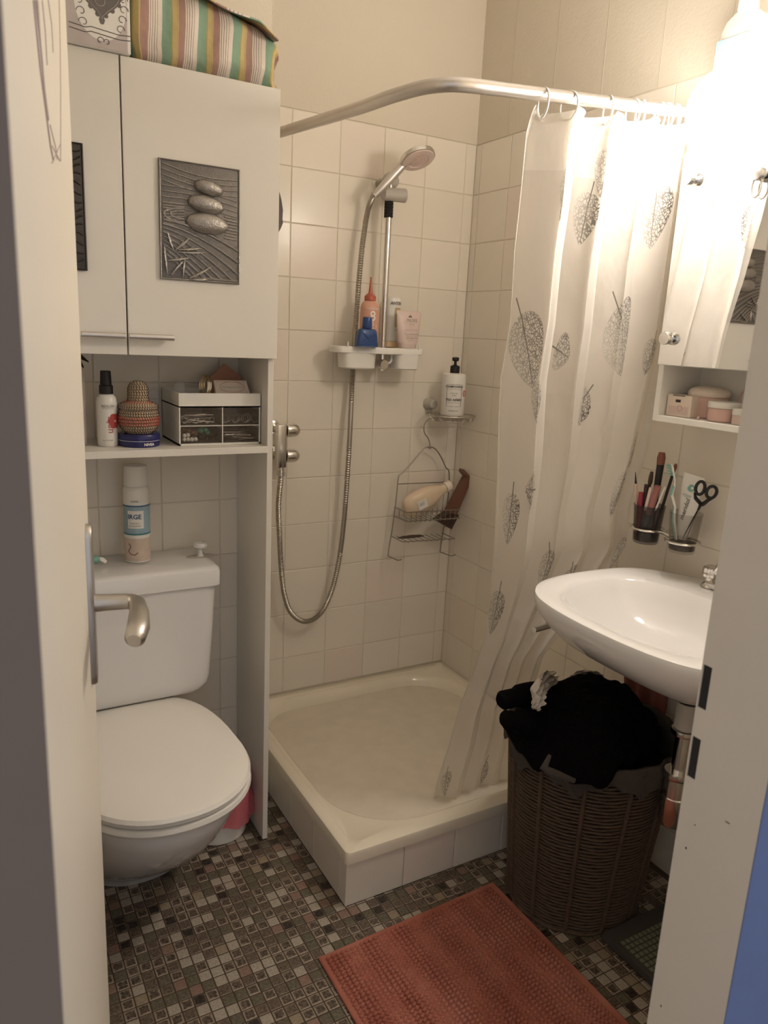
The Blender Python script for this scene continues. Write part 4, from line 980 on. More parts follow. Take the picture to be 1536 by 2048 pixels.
obj('spout', MB().tube([(c[0],c[1],z0+.180),(c[0]-.012,c[1]-.016,z0+.181),(c[0]-.017,c[1]-.022,z0+.177)], [.005,.004,.003], 8), 'black', t)
fr_ = MB(); cm = cylmap((*c,0), r_, FB, z0)
fr_.tube([cm(u,v) for u,v in [(-.025,.030),(-.008,.030),(.010,.030),(.025,.030),(.025,.060),(.025,.100),(.010,.100),(-.008,.100),(-.025,.100),(-.025,.060)]], .0006, 5, closed=True); obj('label_frame', fr_, 'ink_grey', t)
for s_, zz, sz, mm_ in (('SHAMPOOING',.093,.0092,'ink'),('RECONSTRUCTEUR',.085,.0058,'ink_light'),('KERATINE',.072,.0052,'ink_grey'),('SUPER',.065,.0052,'ink_grey'),('TRES ABÎMÉS',.051,.0100,'ink'),('CHEVEUX FRAGILES',.042,.0054,'ink_light'),('GARANCIA',.016,.0062,'ink_grey')):
    text(t, s_, sz, cylmap((*c,0), r_, FB-.02, z0+zz), mm_, bold=.0002 if sz > .008 else 0)
obj('seal_print', MB().tube([cylmap((*c,0), r_, FB+1.02, z0+.072)(.007*cos(a),.009*sin(a)) for a in [2*PI*i/16 for i in range(16)]], .0013, 5, closed=True), 'ink_red', t)
# ---- hanging wire rack
rk = thing('hanging_wire_rack', 'dark wire shower rack hanging from the corner shelf by a hook', 'rack', (1.38,2.12,.6))
YR = 2.118
U = lambda x, y, d=0.0: B(x, y, YR-d)
mb = MB()
mb.tube(spline([U(863,836),U(853,842),U(848,853),U(849,866),U(856,876),U(859,886),U(860,896)],5), .0017, 8)
lft = [U(860,894),U(850,896),U(838,908),U(820,930),U(804,946),U(797,955)]; lp = lft+[U(792,1000),U(785,1055),U(778,1095),U(776,1112)]
rgt = [U(860,894),U(868,896),U(876,904),U(884,918),U(892,935),U(898,944)]
mb.tube(spline(lp,4), .0022, 8)
rq = B(880,1105,YR); rtop = U(898,944)
mb.tube(spline(rgt+[U(897,985),U(890,1040),U(884,1075),U(880,1104)],4), .0022, 8)
for px,py,qx,qy,ex,ey in ((776,1112,796,1121,803,1119),(880,1104,903,1112,911,1109)):
    mb.tube([U(px,py), U(qx,qy,.05), U(ex,ey,.058)], .0022, 8)
mb.ball(U(860,895), .0045, n=10, m=6); mb.tube([U(797,968), U(848,966), U(893,964)], .0018, 7)
obj('rack_frame', mb, 'wire', rk)
def shelf_wires(yl, yr_, depth, rail, n_, drop):
    a = U(*yl); b = U(*yr_); mb = MB(); f = Vector((0,-depth,0)); dn_ = Vector((0,0,-drop))
    mb.tube([a, a+f, b+f, b], .0019, 7)
    if rail: mb.tube([a+Vector((0,0,rail)), a+f+Vector((0,0,rail)), b+f+Vector((0,0,rail)), b+Vector((0,0,rail))], .0019, 7)
    for k in range(1, n_):
        p = a.lerp(b, k/n_); mb.tube([p+Vector((0,0,rail*.6)), p+dn_, p+f+dn_, p+f+Vector((0,0,rail))], .0013, 6)
    return mb
obj('upper_basket', shelf_wires((788,1032),(893,1026),.078,.030,11,.004), 'wire', rk)
obj('lower_basket', shelf_wires((782,1072),(884,1066),.078,.0,9,.003), 'wire', rk)
# in the rack
rb = thing('amber_bottle', 'pale honey coloured plastic bottle lying tilted in the wire rack', 'bottle', B(860,985,2.075))
pa = B(812,1018,2.078); pb = B(915,962,2.072); ax_ = (pb-pa).normalized(); sd_ = Vector((0,-1,0)); up_ = ax_.cross(sd_).normalized()
mb = MB(); rr = []
for s_, w_, dp in ((-.005,.022,.010),(.002,.032,.018),(.02,.040,.024),(.06,.0415,.026),(.100,.036,.024),(.125,.027,.019),(.140,.019,.015),(.148,.0165,.014),(.160,.0165,.014)):
    cc_ = pa+ax_*s_; rr.append([cc_+up_*(w_*math.copysign(abs(cos(a))**.8,cos(a)))+sd_*(dp*sin(a)) for a in [2*PI*i/32 for i in range(32)]])
mb.rings(rr); obj('body', mb, 'translucent_bottle', rb)
mb = MB(); mb.tube([pa+ax_*.161, pa+ax_*.182], .0185, 20); obj('cap', mb, 'soap_cap', rb) if 'soap_cap' in MT else obj('cap', mb, 'pale_box', rb)
lc_ = pa+ax_*.050+sd_*.0262+up_*.002; lb = MB(); lb.poly([lc_+ax_*a+up_*b for a,b in ((-.018,-.015),(.018,-.015),(.018,.015),(-.018,.015))], sd_*.0006); obj('white_label', lb, 'white_plastic', rb, smooth=False)
for k in range(4): text(rb, ['Ingrédients','huile douche','250 ml','Made in France'][k], .0042, planemap(lc_+sd_*.0010-up_*(.003*k-.001)+ax_*(-.002), ax_, up_), 'ink_grey')
# brown box behind and a dark razor
q0 = B(884,1040,2.10); q1 = B(927,950,2.095); t = thing('brown_packet', 'brown printed packet leaning behind the honey bottle in the rack', 'packet', q0)
ad = (q1-q0).normalized(); bd = Vector((0,-1,0)); cd_ = ad.cross(bd).normalized()
if cd_.x > 0: cd_ = -cd_
mb = MB(); mb.poly([q0+cd_*.012, q0-cd_*.030, q1-cd_*.018, q1+cd_*.004], (0,-.030,0)); obj('packet_body', mb, 'brown', t, smooth=False)
mb = MB(); mb.poly([q1+cd_*.030+ad*.014+bd*.002, q1-cd_*.018+ad*.000+bd*.002, q1-cd_*.018-ad*.012+bd*.002, q1+cd_*.028+ad*.004+bd*.002], (0,-.028,0)); obj('flap', mb, 'brown', t, smooth=False)
mb = MB(); mb.poly([q0+cd_*.040-ad*.010, q0-cd_*.028-ad*.016, q0-cd_*.030+ad*.040, q0+cd_*.012+ad*.030], (0,-.036,0)); obj('packet_base', mb, 'dark_brown', t, smooth=False)
a_, b_ = B(797,1083,2.07), B(846,1076,2.07); z_ = U(782,1072).z+.004
mb = MB(); mb.tube([(a_.x,2.075,z_),(a_.x+.02,2.073,z_+.001),((a_.x+b_.x)/2,2.07,z_+.002),(b_.x-.015,2.068,z_+.002),(b_.x,2.066,z_+.001)], [.002,.0052,.0062,.005,.002], 12, sq=.55)
tag(obj('nail_file', mb, 'dark_brown'), 'flat dark oval brush back lying on the bottom shelf of the wire rack', 'brush')
# dark brush peeking out behind the cabinet
mb = MB(); hp_ = [B(x_,y_,D-.016) for x_,y_ in ((556,376),(560,388),(563,400),(566,420),(565,438),(566,446),(562,456),(556,467))]; xl_ = hp_[0].x
mb.poly(hp_ + [Vector((2*(xl_-.012)-p.x, p.y, p.z)) for p in reversed(hp_)], (0,.015,0)); mb.tube([(xl_-.012,D-.008,hp_[0].z-.005),(xl_-.012,D-.008,hp_[0].z+.03)], .003, 6)
t = tag(obj('hanging_brush', mb, 'dark_brown', smooth=False), 'dark leaf shaped edge of something hung on the tiles, showing past the cabinet', 'brush')

# ---------------------------------------------------------------- curtain rod, rings, curtain
RY = 1.232
def rodz(x): return 1.7695+(x-.9015)*.0925
rp = [Vector((.772,D-.004,1.826)), Vector((.771,1.965,1.810)), Vector((.770,1.557,1.777)), Vector((.7695,1.400,1.767)), Vector((.772,1.340,1.7635)), Vector((.781,1.285,1.7615)), Vector((.803,1.248,1.7615)), Vector((.84,RY,1.7638)), Vector((.90,RY,1.7695)), Vector((1.2,RY,rodz(1.2))), Vector((WX-.004,RY,rodz(WX)))]
rod = thing('curtain_rod', 'bent brushed aluminium shower curtain rod running round the shower corner', 'curtain rod', (.77,RY,1.76))
mb = MB(); mb.tube(spline(rp[:9],8), .0125, 18); obj('bent_tube', mb, 'alu', rod)
mb = MB(); mb.tube([rp[8]-Vector((.0,0,0)), rp[9], rp[10]], .0120, 18); obj('straight_tube', mb, 'alu', rod)
mb = MB(); mb.lathe([(.028,0),(.027,.006),(.016,.012)], (WX-.001,RY,rodz(WX)), 24, mtx=Matrix.Rotation(-PI/2,3,'Y')); mb.lathe([(.028,0),(.027,.006),(.016,.012)], (.772,D-.001,1.8265), 24, mtx=Matrix.Rotation(PI/2,3,'X')); obj('flange', mb, 'alu', rod)

ZTOP, ZBOT = 1.745, .068
def cy0(z): return interp(z, [ZBOT,.16,.30,.6,.9,1.3,1.75], [1.475,1.462,1.420,1.360,1.322,1.280,1.240])
def edge(pts):
    zz, xx = [], []
    for px, py in pts:
        z = 1.0
        for _ in range(12): p = B(px, py, cy0(z)); z = p.z
        zz.append(p.z); xx.append(p.x)
    o_ = np.argsort(zz); return [zz[i] for i in o_], [xx[i] for i in o_]
LZ, LXs = edge([(1075,215),(1050,300),(1032,500),(1028,640),(1012,760),(1008,860),(1000,1000),(993,1100),(984,1200),(975,1290),(956,1350),(925,1430),(895,1520),(872,1592)])
RZ, RXs = edge([(1420,232),(1400,500),(1330,800),(1262,1010),(1252,1090),(1190,1180),(1125,1258),(1085,1310),(1060,1400),(1058,1480),(1050,1560)])
def curtain():
    nu, nz = 260, 110; P = np.zeros((nz+1, nu+1, 3)); NF = 4.6
    for k in range(nz+1):
        z = ZTOP + (ZBOT-ZTOP)*k/nz; q = k/nz
        xl = interp(z, LZ, LXs); xr = min(interp(z, RZ, RXs), WX-.02)
        A = interp(q, [0,.08,.45,.7,1], [.026,.032,.026,.020,.014]); y0 = cy0(z)
        for i in range(nu+1):
            s = i/nu; ph = 2*PI*NF*(s**1.05) + .35*sin(3*q+4*s) + 1.2*q*(.3-s)
            amp = A*(1-.45*s) * (1 + .25*sin(5.1*s+2))
            y = y0 + amp*sin(ph) + .004*sin(11*s+q*9)*q
            x = xl + (xr-xl)*s + .50*amp*sin(2*ph+.6)*(min(1,6*s)*min(1,6*(1-s)))
            x += .005*sin(14*q+5*s)*(1 if 0<s<1 else .5)
            zz = z
            if k == 0: zz = rodz(x)-.015-.010*(1-cos(ph*1.0+.5))*.5
            elif q < .06: zz = (1-q/.06)*(rodz(x)-.015-.010*(1-cos(ph+.5))*.5) + (q/.06)*z
            if zz > 1.16 and x > 1.375 : y = max(y, 1.214)
            P[k,i] = (min(x, WX-.012), y, zz)
    d_ = np.linalg.norm(np.diff(P, axis=1), axis=2); ux = np.concatenate([np.zeros((nz+1,1)), np.cumsum(d_,axis=1)], axis=1)
    ux = ux / ux[:, -1:] * 1.10          # flat cloth width in metres
    uv = [(float(ux[k,i]), float(P[k,i,2])) for k in range(nz+1) for i in range(nu+1)]
    mb = MB(); mb.rings([[Vector(P[k,i]) for i in range(nu+1)] for k in range(nz+1)], False, False, False); mb.uv = uv
    # leaves: target pixel of the leaf centre, angle of the stem->tip axis on the cloth, length, half width, fade
    for (px, py, ang, ln, wd, fd) in ((1054,700,-62,.172,.052,.25),(1250,690,-52,.19,.075,.45),(1170,815,-135,.125,.055,.55),(1215,370,-100,.11,.05,.3),(1310,430,-85,.16,.07,.4),(1375,440,-80,.13,.06,.4),
             (1056,240,-60,.06,.030,.1),(1250,235,-90,.10,.05,.3),(1070,972,178,.10,.055,.2),(1017,1040,-95,.15,.045,.5),(1272,905,-125,.11,.055,.3),(1232,990,-105,.14,.04,.5),(1086,1140,-80,.12,.045,.3),(1248,1105,-95,.10,.05,.3),
             (985,1235,-95,.14,.05,.3),(1128,700,-20,.07,.05,.3),(1165,430,-100,.12,.05,.4),(1120,400,-95,.12,.04,.4),(1005,1390,60,.10,.035,.3),(886,1575,-75,.10,.045,.3),(970,1548,-115,.11,.05,.4),(1295,710,-100,.10,.04,.3),(1080,800,-100,.11,.05,.3),(1140,1150,-60,.08,.04,.3)):
        z = 1.0
        for _ in range(12): p = B(px, py, cy0(z)); z = p.z
        k = int(round((ZTOP-p.z)/(ZTOP-ZBOT)*nz)); k = min(max(k,0),nz)
        # front-most strand of the cloth that crosses this line of sight
        best = None
        for i in range(nu+1):
            v = Vector(P[k,i])-CAM; dep = v.dot(fw); X = 768+FPX*v.dot(rt)/dep; e = abs(X-px)
            key = (e > 6, dep if e <= 6 else e)
            if best is None or key < best[0]: best = (key, i)
        i = best[1]; LEAVES.append((float(ux[k,i]), float(P[k,i,2]), R(ang), ln*(1.0 if ln > .17 else .86), wd*(1.15 if ln > .17 else .86), fd))
    curtain_material()
    t = thing('shower_curtain', 'sheer white shower curtain printed with black leaf skeletons, drawn to the right', 'curtain', (1.2,RY,.07))
    o = obj('curtain_sheet', mb, 'curtain', t)
    # grommets and rings
    gm = MB(); rings = []
    for (px) in (1088,1140,1218,1268,1283,1322,1334,1352,1372,1392):
        p = B(px, 175+(px-1000)*.11, RY); x = p.x
        if x > WX-.03: continue
        rings.append(x)
    v = Vector(P[2,10]); 
    gp = B(1082,236,float(P[3,8,1])-.002)
    obj('grommet', MB().tube([gp+Vector((.0058*cos(a),-.001,.0058*sin(a))) for a in [2*PI*i/18 for i in range(18)]], .0018, 7, closed=True), 'steel', t)
    RL = ['white plastic curtain ring through the steel grommet at the free edge', 'white plastic curtain ring second from the free edge', 'white plastic curtain ring third from the free edge, in an open gap',
          'white plastic curtain ring fourth from the free edge, left of a close pair', 'white plastic curtain ring fifth from the free edge, right of a close pair', 'white plastic curtain ring sixth from the free edge', 'white plastic curtain ring seventh from the free edge, nearing the glare',
          'white plastic curtain ring eighth from the free edge, in the lamp glare', 'white plastic curtain ring ninth from the free edge, in the lamp glare', 'white plastic curtain ring nearest the wall, behind the lamp']
    for n_, x in enumerate(rings):
        zc_ = rodz(x)-.014; tl = (.25,-.5,.45,-.1,.5,.3,-.3,.2,.1,.3)[n_ % 10]; r_ = .0225
        mb = MB(); mb.tube([(x+.5*tl*r_*cos(a)*1.0, RY+r_*.82*cos(a), zc_+r_*1.15*sin(a)) for a in [2*PI*i/28 for i in range(28)]], .0020, 7, closed=True)
        o = obj('curtain_ring', mb, 'white_plastic')
        tag(o, RL[n_], 'curtain ring', 'rings on the curtain rod')
curtain()

# ---------------------------------------------------------------- mirror cabinet on the right wall
MXF = 1.390; MY1 = 1.204; MY0 = .640; MZ0 = 1.163; MZ1 = 1.752; MZM = 1.289
mc = thing('mirror_cabinet', 'white wall cabinet with a mirror door and an open shelf above the washbasin', 'cabinet', (1.46,.92,MZ0))
b_ = .014
for y0_, y1_ in ((MY1-b_, MY1), (MY0, MY0+b_)): obj('side_panel', MB().box(MXF, WX-.001, y0_, y1_, MZ0, MZ1, .001, 1), 'white_plastic', mc, smooth=False)
obj('bottom_board', MB().box(MXF, WX-.001, MY0+b_, MY1-b_, MZ0, MZ0+.014, .001, 1), 'white_plastic', mc, smooth=False)
obj('middle_board', MB().box(MXF+.004, WX-.001, MY0+b_, MY1-b_, MZM, MZM+.014, .001, 1), 'white_plastic', mc, smooth=False)
obj('top_board', MB().box(MXF, WX-.001, MY0, MY1, MZ1, MZ1+.014, .001, 1), 'white_plastic', mc, smooth=False)
obj('back_board', MB().box(WX-.006, WX-.001, MY0+b_, MY1-b_, MZ0+.014, MZ1, 0), 'white_plastic', mc, smooth=False)
MDY = MY1-.0125
md = obj('mirror_door', MB().box(MXF-.018, MXF-.004, MY0, MDY, MZM-.001, MZ1-.03, .001, 1), 'white_plastic', mc, smooth=False)
obj('mirror_glass', MB().box(MXF-.0215, MXF-.0183, MY0+.004, MDY-.002, MZM+.000, MZ1-.035, .0006, 1), 'mirror', md, smooth=False)
for (py_, pz_) in ((1.166,1.3455),(1.160,1.668),(1.000,1.655)):
    obj('mirror_knob', MB().lathe([(.008,0),(.008,.004),(.0135,.006),(.0140,.016),(.0130,.0185),(.0005,.019)], (MXF-.0218,py_,pz_), 28, mtx=Matrix.Rotation(-PI/2,3,'Y')), 'chrome', md)
mb = MB(); hk = Vector((MXF-.032,1.000,1.652)); mb.tube([hk+Vector((0,.010*cos(a),-.022+.018*sin(a))) for a in [2*PI*i/20 for i in range(20)]], .0018, 6, closed=True)
mb.tube([hk+Vector((0,.012,.014)),hk+Vector((0,.004,0)),hk+Vector((0,-.006,.012)),hk+Vector((0,-.003,.024))], .0018, 6)
tag(obj('key_ring', mb, 'wire'), 'small dark wire ring hanging from the right mirror knob', 'ring')
# contents of the open shelf
ZC = MZ0+.0145
def Gy(px, x): return G(px, 800, x).y
t = thing('pink_box', 'small pale pink cardboard box with a slot at the left of the open cabinet shelf', 'box', (1.43,1.155,ZC))
bx0, bx1, by0, by1, bz1 = 1.412, 1.455, 1.121, 1.187, ZC+.047
mb = MB(); mb.box(bx0,bx1,by0,by1,ZC,bz1,.0008,1); obj('carton', mb, 'pale_box', t, smooth=False)
mb = MB(); mb.box(bx0-.0006,bx0,1.150,1.163,bz1-.016,bz1-.010); mb.box(bx0-.0006,bx0,1.140,1.172,bz1-.0022,bz1-.0005); obj('slot', mb, 'dark_brown', t, smooth=False)
obj('pink_print', MB().box(bx0-.0004,bx0,1.128,1.180,ZC+.004,ZC+.022), 'pale_pink', t, smooth=False)
mb = MB()
for k in range(8):
    a = 2*PI*k/8; mb.ball((bx0-.0006,1.150+.006*cos(a),ZC+.018+.006*sin(a)), .0006,.0018,.0018,8,5)
obj('flower_print', mb, 'blush', t)
t = thing('round_puff_box', 'large pale pink round tub with a padded lid behind the cardboard box', 'tub', (1.478,1.125,ZC))
obj('tub_body', MB().lathe([(.040,0),(.0425,.003),(.0425,.044),(.041,.046)], (1.4755,1.128,ZC), 36, sx=.95), 'blush', t)
obj('padded_lid', MB().lathe([(.044,.0465),(.0460,.050),(.0455,.056),(.040,.063),(.025,.068),(.001,.0695)], (1.4755,1.128,ZC), 36, sx=.92), 'pale_box', t)
t = thing('cream_jar', 'pink cosmetic jar with a white lid at the right of the open cabinet shelf', 'jar', (1.435,1.056,ZC))
obj('jar_body', MB().lathe([(.030,0),(.0325,.003),(.0325,.026),(.031,.028)], (1.438,1.056,ZC), 36), 'blush', t)
obj('jar_lid', MB().lathe([(.0335,.0285),(.0340,.030),(.0340,.040),(.0325,.042),(.001,.0424)], (1.438,1.056,ZC), 36), 'white_plastic', t)
t = thing('small_jar', 'tiny white lidded jar beside the pink cosmetic jar, cut by the door frame', 'jar', (1.42,1.003,ZC))
obj('jar_body', MB().lathe([(.014,0),(.015,.002),(.015,.019)], (1.420,1.004,ZC), 24), 'pale_pink', t)
obj('jar_lid', MB().lathe([(.0155,.0195),(.016,.021),(.016,.031),(.014,.033)], (1.420,1.004,ZC), 24), 'white_plastic', t)
mb = MB(); mb.tube([(1.497,1.070,ZC+.036),(1.497,1.062,ZC+.060),(1.498,1.050,ZC+.075),(1.498,1.036,ZC+.080)], [.0012,.0018,.0022,.001], 6); mb.ball((1.497,1.071,ZC+.0335), .004, n=8, m=6)
mb.tube([(1.497,1.0712,ZC),(1.497,1.071,ZC+.034)], .0022, 6)
tag(obj('spatula', mb, 'blush'), 'thin curved pink spatula standing behind the cosmetic jar', 'spatula')
mb = MB(); mb.ball((1.405,1.093,ZC+.0035), .0035, n=10, m=6); tag(obj('ear_plug', mb, 'pale_pink'), 'tiny pink bead lying between the box and the cosmetic jar', 'bead')

# mouthwash bottle and jar on top of the cabinet
ZM = MZ1+.0145; c = (1.440, 1.138)
t = thing('mouthwash_bottle', 'clear mouthwash bottle with teal and white tooth label on the mirror cabinet', 'bottle', (*c,ZM))
mb = MB(); rr = []
for wx, wy, z in ((.024,.047,0),(.027,.050,.004),(.027,.050,.150),(.026,.048,.185),(.022,.040,.205),(.016,.024,.218),(.014,.015,.222)): rr.append([Vector((c[0]+wx*math.copysign(abs(cos(a))**.6,cos(a)), c[1]+wy*math.copysign(abs(sin(a))**.6,sin(a)), ZM+z)) for a in [2*PI*i/40 for i in range(40)]])
mb.rings(rr); obj('bottle_body', mb, 'wash_bottle', t) if 'wash_bottle' in MT else obj('bottle_body', mb, 'smoke_clear', t) if 'smoke_clear' in MT else obj('bottle_body', mb, 'clear', t)
obj('bottle_cap', MB().lathe([(.019,.2225),(.020,.224),(.020,.255),(.017,.258)], (*c,ZM), 28), 'grey_plastic', t)
lx = c[0]-.0280
obj('teal_label', MB().box(lx-.0005, lx+.0005, c[1]-.032, c[1]+.042, ZM+.020, ZM+.170), 'teal_label', t, smooth=False)
obj('white_label', MB().box(lx-.0010, lx-.0005, c[1]-.024, c[1]+.042, ZM+.105, ZM+.150), 'white_plastic', t, smooth=False)
lm = planemap((lx-.0014, c[1]+.010, ZM+.126), (0,-1,0), (0,0,1))
text(t, 'dentalux', .013, lm, 'ink_grey')
mb = MB(); mb.tube([lm(u*.0135,v*.0135) for u,v in ((-.9,.2),(-.85,.9),(-.4,1.25),(0,1.05),(.4,1.25),(.85,.9),(.9,.2),(.6,-.5),(.45,-1.2),(.2,-1.2),(0,-.4),(-.2,-1.2),(-.45,-1.2),(-.6,-.5))], .0006, 5, closed=True); obj('tooth_print', mb, 'ink_grey', t)
obj('badge_print', MB().ball((lx-.0008,c[1]+.032,ZM+.160), .0004,.004,.004,12,6), 'ink_white', t)
c = (1.445, 1.035)
t = thing('storage_jar', 'grey lidded container beside the mouthwash bottle, at the right edge of the photo', 'jar', (*c,ZM))
obj('jar_body', MB().lathe([(.036,0),(.038,.003),(.038,.150),(.036,.155)], (*c,ZM), 36), 'white_plastic', t)
obj('jar_lid', MB().lathe([(.039,.1555),(.040,.158),(.040,.205),(.037,.210),(.001,.211)], (*c,ZM), 36), 'grey_plastic', t)
text(t, 'COTTON 100', .012, cylmap((*c,0), .038, PI, ZM+.130), 'ink_light')

# the lamp: opal globe, widened to stand in for its glare, on a short arm, clipped to the cabinet top
lp_ = thing('globe_lamp', 'glowing opal globe lamp over the mirror cabinet, widened to its glare', 'lamp', LAMP)
glow = mat('opal_glow', (1,1,1), .4, emis=(LAMP_COL, LAMP_STRENGTH))
obj('globe', MB().ball(LAMP, LAMP_R, n=40, m=24), 'opal_glow', lp_)
mb = MB(); mb.tube([(LAMP.x+LAMP_R-.004,LAMP.y-.0,LAMP.z+.012),(1.405,LAMP.y,MZ1+.0175)], .006, 10); mb.box(1.393,1.47,LAMP.y-.018,LAMP.y+.018,MZ1+.0143,MZ1+.024,.003,2); obj('arm', mb, 'chrome', lp_)

# ---------------------------------------------------------------- tumbler holder
hx = 1.458
th = thing('tumbler_holder', 'chrome double ring holder on the wall between mirror cabinet and washbasin', 'holder', (1.50,1.19,.90))
def ringat(c, r, z, rad, mb): mb.tube([(c[0]+r*cos(a),c[1]+r*sin(a),z) for a in [2*PI*i/36 for i in range(36)]], rad, 8, closed=True, sq=1)
ca = (1.455, 1.2335); cb = (1.455, 1.1270); ZRA, ZRB = .8965, .8925
mb = MB(); ringat(ca, .0385, ZRA, .0032, mb); ringat(cb, .0385, ZRB-.002, .0032, mb); obj('ring', mb, 'chrome', th)
mb = MB(); mb.tube([(1.455,1.196,ZRA),(1.455,1.180,ZRA),(1.455,1.165,ZRB)], .0045, 10); mb.tube([(1.456,1.181,ZRA),(WX-.001,1.181,ZRA+.002)], .006, 12); mb.lathe([(.020,0),(.020,.005),(.012,.009)], (WX-.0005,1.181,ZRA+.002), 24, mtx=Matrix.Rotation(-PI/2,3,'Y')); obj('bracket', mb, 'chrome', th)
def tumbler(c, zb, label, shade):
    t = thing('tumbler', label, 'tumbler', (*c,zb))
    obj('glass', MB().lathe([(.0285,0),(.030,.002),(.0372,.094),(.0356,.094),(.0285,.006),(.001,.006)], (*c,zb), 40, cap1=False), shade, t)
    obj('base', MB().lathe([(.0278,.0065),(.0292,.024),(.001,.0245)], (*c,zb), 36), 'smoke_solid', t)
    return t
ZA, ZBB = .860, .865
tumbler(ca, ZA, 'smoky brown tumbler full of make-up brushes and lipsticks in the left ring', 'smoke')
tumbler(cb, ZBB, 'clear smoky tumbler with toothbrush, toothpaste and scissors in the right ring', 'smoke_light')
XT = 1.452
def TP(px, py, x=XT): return G(px, py, x)
za_ = ZA+.027; zb_ = ZBB+.027
def stick(name, label, cat, pts, radii, mats, group=None, sq=1.0):
    """a rod split in consecutive parts: mats = [(part, material, i0, i1)]"""
    t = thing(name, label, cat, pts[0], 0, group)
    for part, m_, i0, i1 in mats: obj(part, MB().tube(pts[i0:i1+1], radii[i0:i1+1], 12, sq=sq), m_, t)
    return t
P1 = TP(1282,1000,1.448); q = Vector((P1.x, ca[1]+.005, za_))
def L_(a, b, f): return a.lerp(b, f)
top = TP(1324,905,1.452); bot = Vector((1.455, 1.222, za_)); top2 = TP(1321,929,1.452)
stick('powder_brush', 'large make-up brush with a flat brown head, tallest in the left tumbler', 'brush', [bot, L_(bot,top2,.6), top2, L_(top2,top,.05), L_(top2,top,.55), top], [.005,.0075,.0088,.0090,.0098,.0072], [('handle','black',0,2),('bristles','brush_hair',2,5)])
top = TP(1304,943); bot = Vector((1.440,1.236,za_)); stick('blending_brush', 'small dark rounded brush left of the large brown one', 'brush', [bot, L_(bot,top,.78), L_(bot,top,.82), L_(bot,top,.92), top], [.003,.0035,.0055,.0052,.0035], [('handle','black',0,1),('bristles','dark_brown',1,4)])
top = TP(1271,944,1.440); bot = Vector((1.437,1.247,za_)); stick('eye_pencil', 'slim pencil with a pointed dark tip at the left of the tumbler', 'pencil', [bot, L_(bot,top,.80), L_(bot,top,.82), top], [.003,.003,.0028,.0006], [('barrel','blush',0,1),('tip','black',1,3)])
top = TP(1352,928,1.462); bot = Vector((1.462,1.216,za_)); stick('slanted_brush', 'thin black brush leaning right across to the toothbrush', 'brush', [bot, L_(bot,top,.82), L_(bot,top,.88), L_(bot,top,.95), top], [.0035,.0035,.0035,.0050,.0028], [('handle','black',0,2),('bristles','brush_hair',2,4)])
top = TP(1283,984,1.435); bot = Vector((1.432,1.240,za_)); stick('red_lipstick', 'red capped lipstick standing low at the left of the tumbler', 'lipstick', [bot, L_(bot,top,.5), L_(bot,top,.52), top], [.0068]*4, [('case','lipstick_red',0,1),('cap','lipstick_red',1,3)])
top = TP(1294,969,1.443); bot = Vector((1.450,1.245,za_)); stick('dark_lipstick', 'dark wine coloured square lip colour behind the red lipstick', 'lipstick', [bot, L_(bot,top,.6), L_(bot,top,.62), top], [.006]*4, [('case','black',0,1),('cap','dark_brown',1,3)])
top = TP(1316,972,1.437); bot = Vector((1.436,1.228,za_)); stick('lip_gloss', 'pink lip gloss tube with a white strip in front of the large brush', 'lip gloss', [bot, L_(bot,top,.4), L_(bot,top,.45), top], [.0075,.0075,.0085,.0080], [('case','black',0,1),('tube','rose',1,3)])
top = TP(1302,975,1.432); bot = Vector((1.430,1.232,za_)); stick('mascara', 'slim silver and rose tube between the lip colours', 'mascara', [bot, L_(bot,top,.5), L_(bot,top,.55), top], [.0042]*4, [('case','black',0,1),('tube','pale_pink',1,3)])
top = TP(1330,974,1.442); bot = Vector((1.440,1.222,za_)); stick('white_stick', 'narrow white stick right of the lip gloss', 'stick', [bot, L_(bot,top,.5), L_(bot,top,.55), top], [.0022]*4, [('lower','black',0,1),('upper','white_plastic',1,3)])
# toothbrush
tb = thing('toothbrush', 'white and mint toothbrush leaning left in the right tumbler', 'toothbrush', (1.44,1.145,zb_))
bp = [Vector((1.447,1.138,zb_)), TP(1348,1040,1.440), TP(1350,1012,1.437), TP(1344,990,1.437), TP(1349,972,1.437), TP(1350,960,1.437), TP(1345,934,1.437), TP(1343,929,1.437)]
obj('handle', MB().tube(bp, [.0035,.0042,.0038,.0045,.0034,.0026,.0034,.0022], 12, sq=.8), 'white_plastic', tb)
mb = MB(); a0 = TP(1344,932,1.437); a1 = TP(1347,950,1.437)
for k in range(4):
    for j in range(2):
        p = a0.lerp(a1, k/3)+Vector((.002-.004*j,0,0)); mb.tube([p, p+Vector((-.001,.0125,.0005))], .0021, 6)
obj('bristles', mb, 'mint', tb)
mb = MB(); p = L_(bp[3],bp[4],.5); mb.tube([bp[3]+Vector((-.003,0,0)), p+Vector((-.003,0,0)), bp[4]+Vector((-.003,0,0))], .0028, 8); mb.tube([bp[0]+Vector((-.003,.001,0)), bp[1]+Vector((-.003,.001,0)), bp[2]+Vector((-.003,.001,0))], [.002,.0028,.0015], 8); obj('grip_inlay', mb, 'mint', tb)
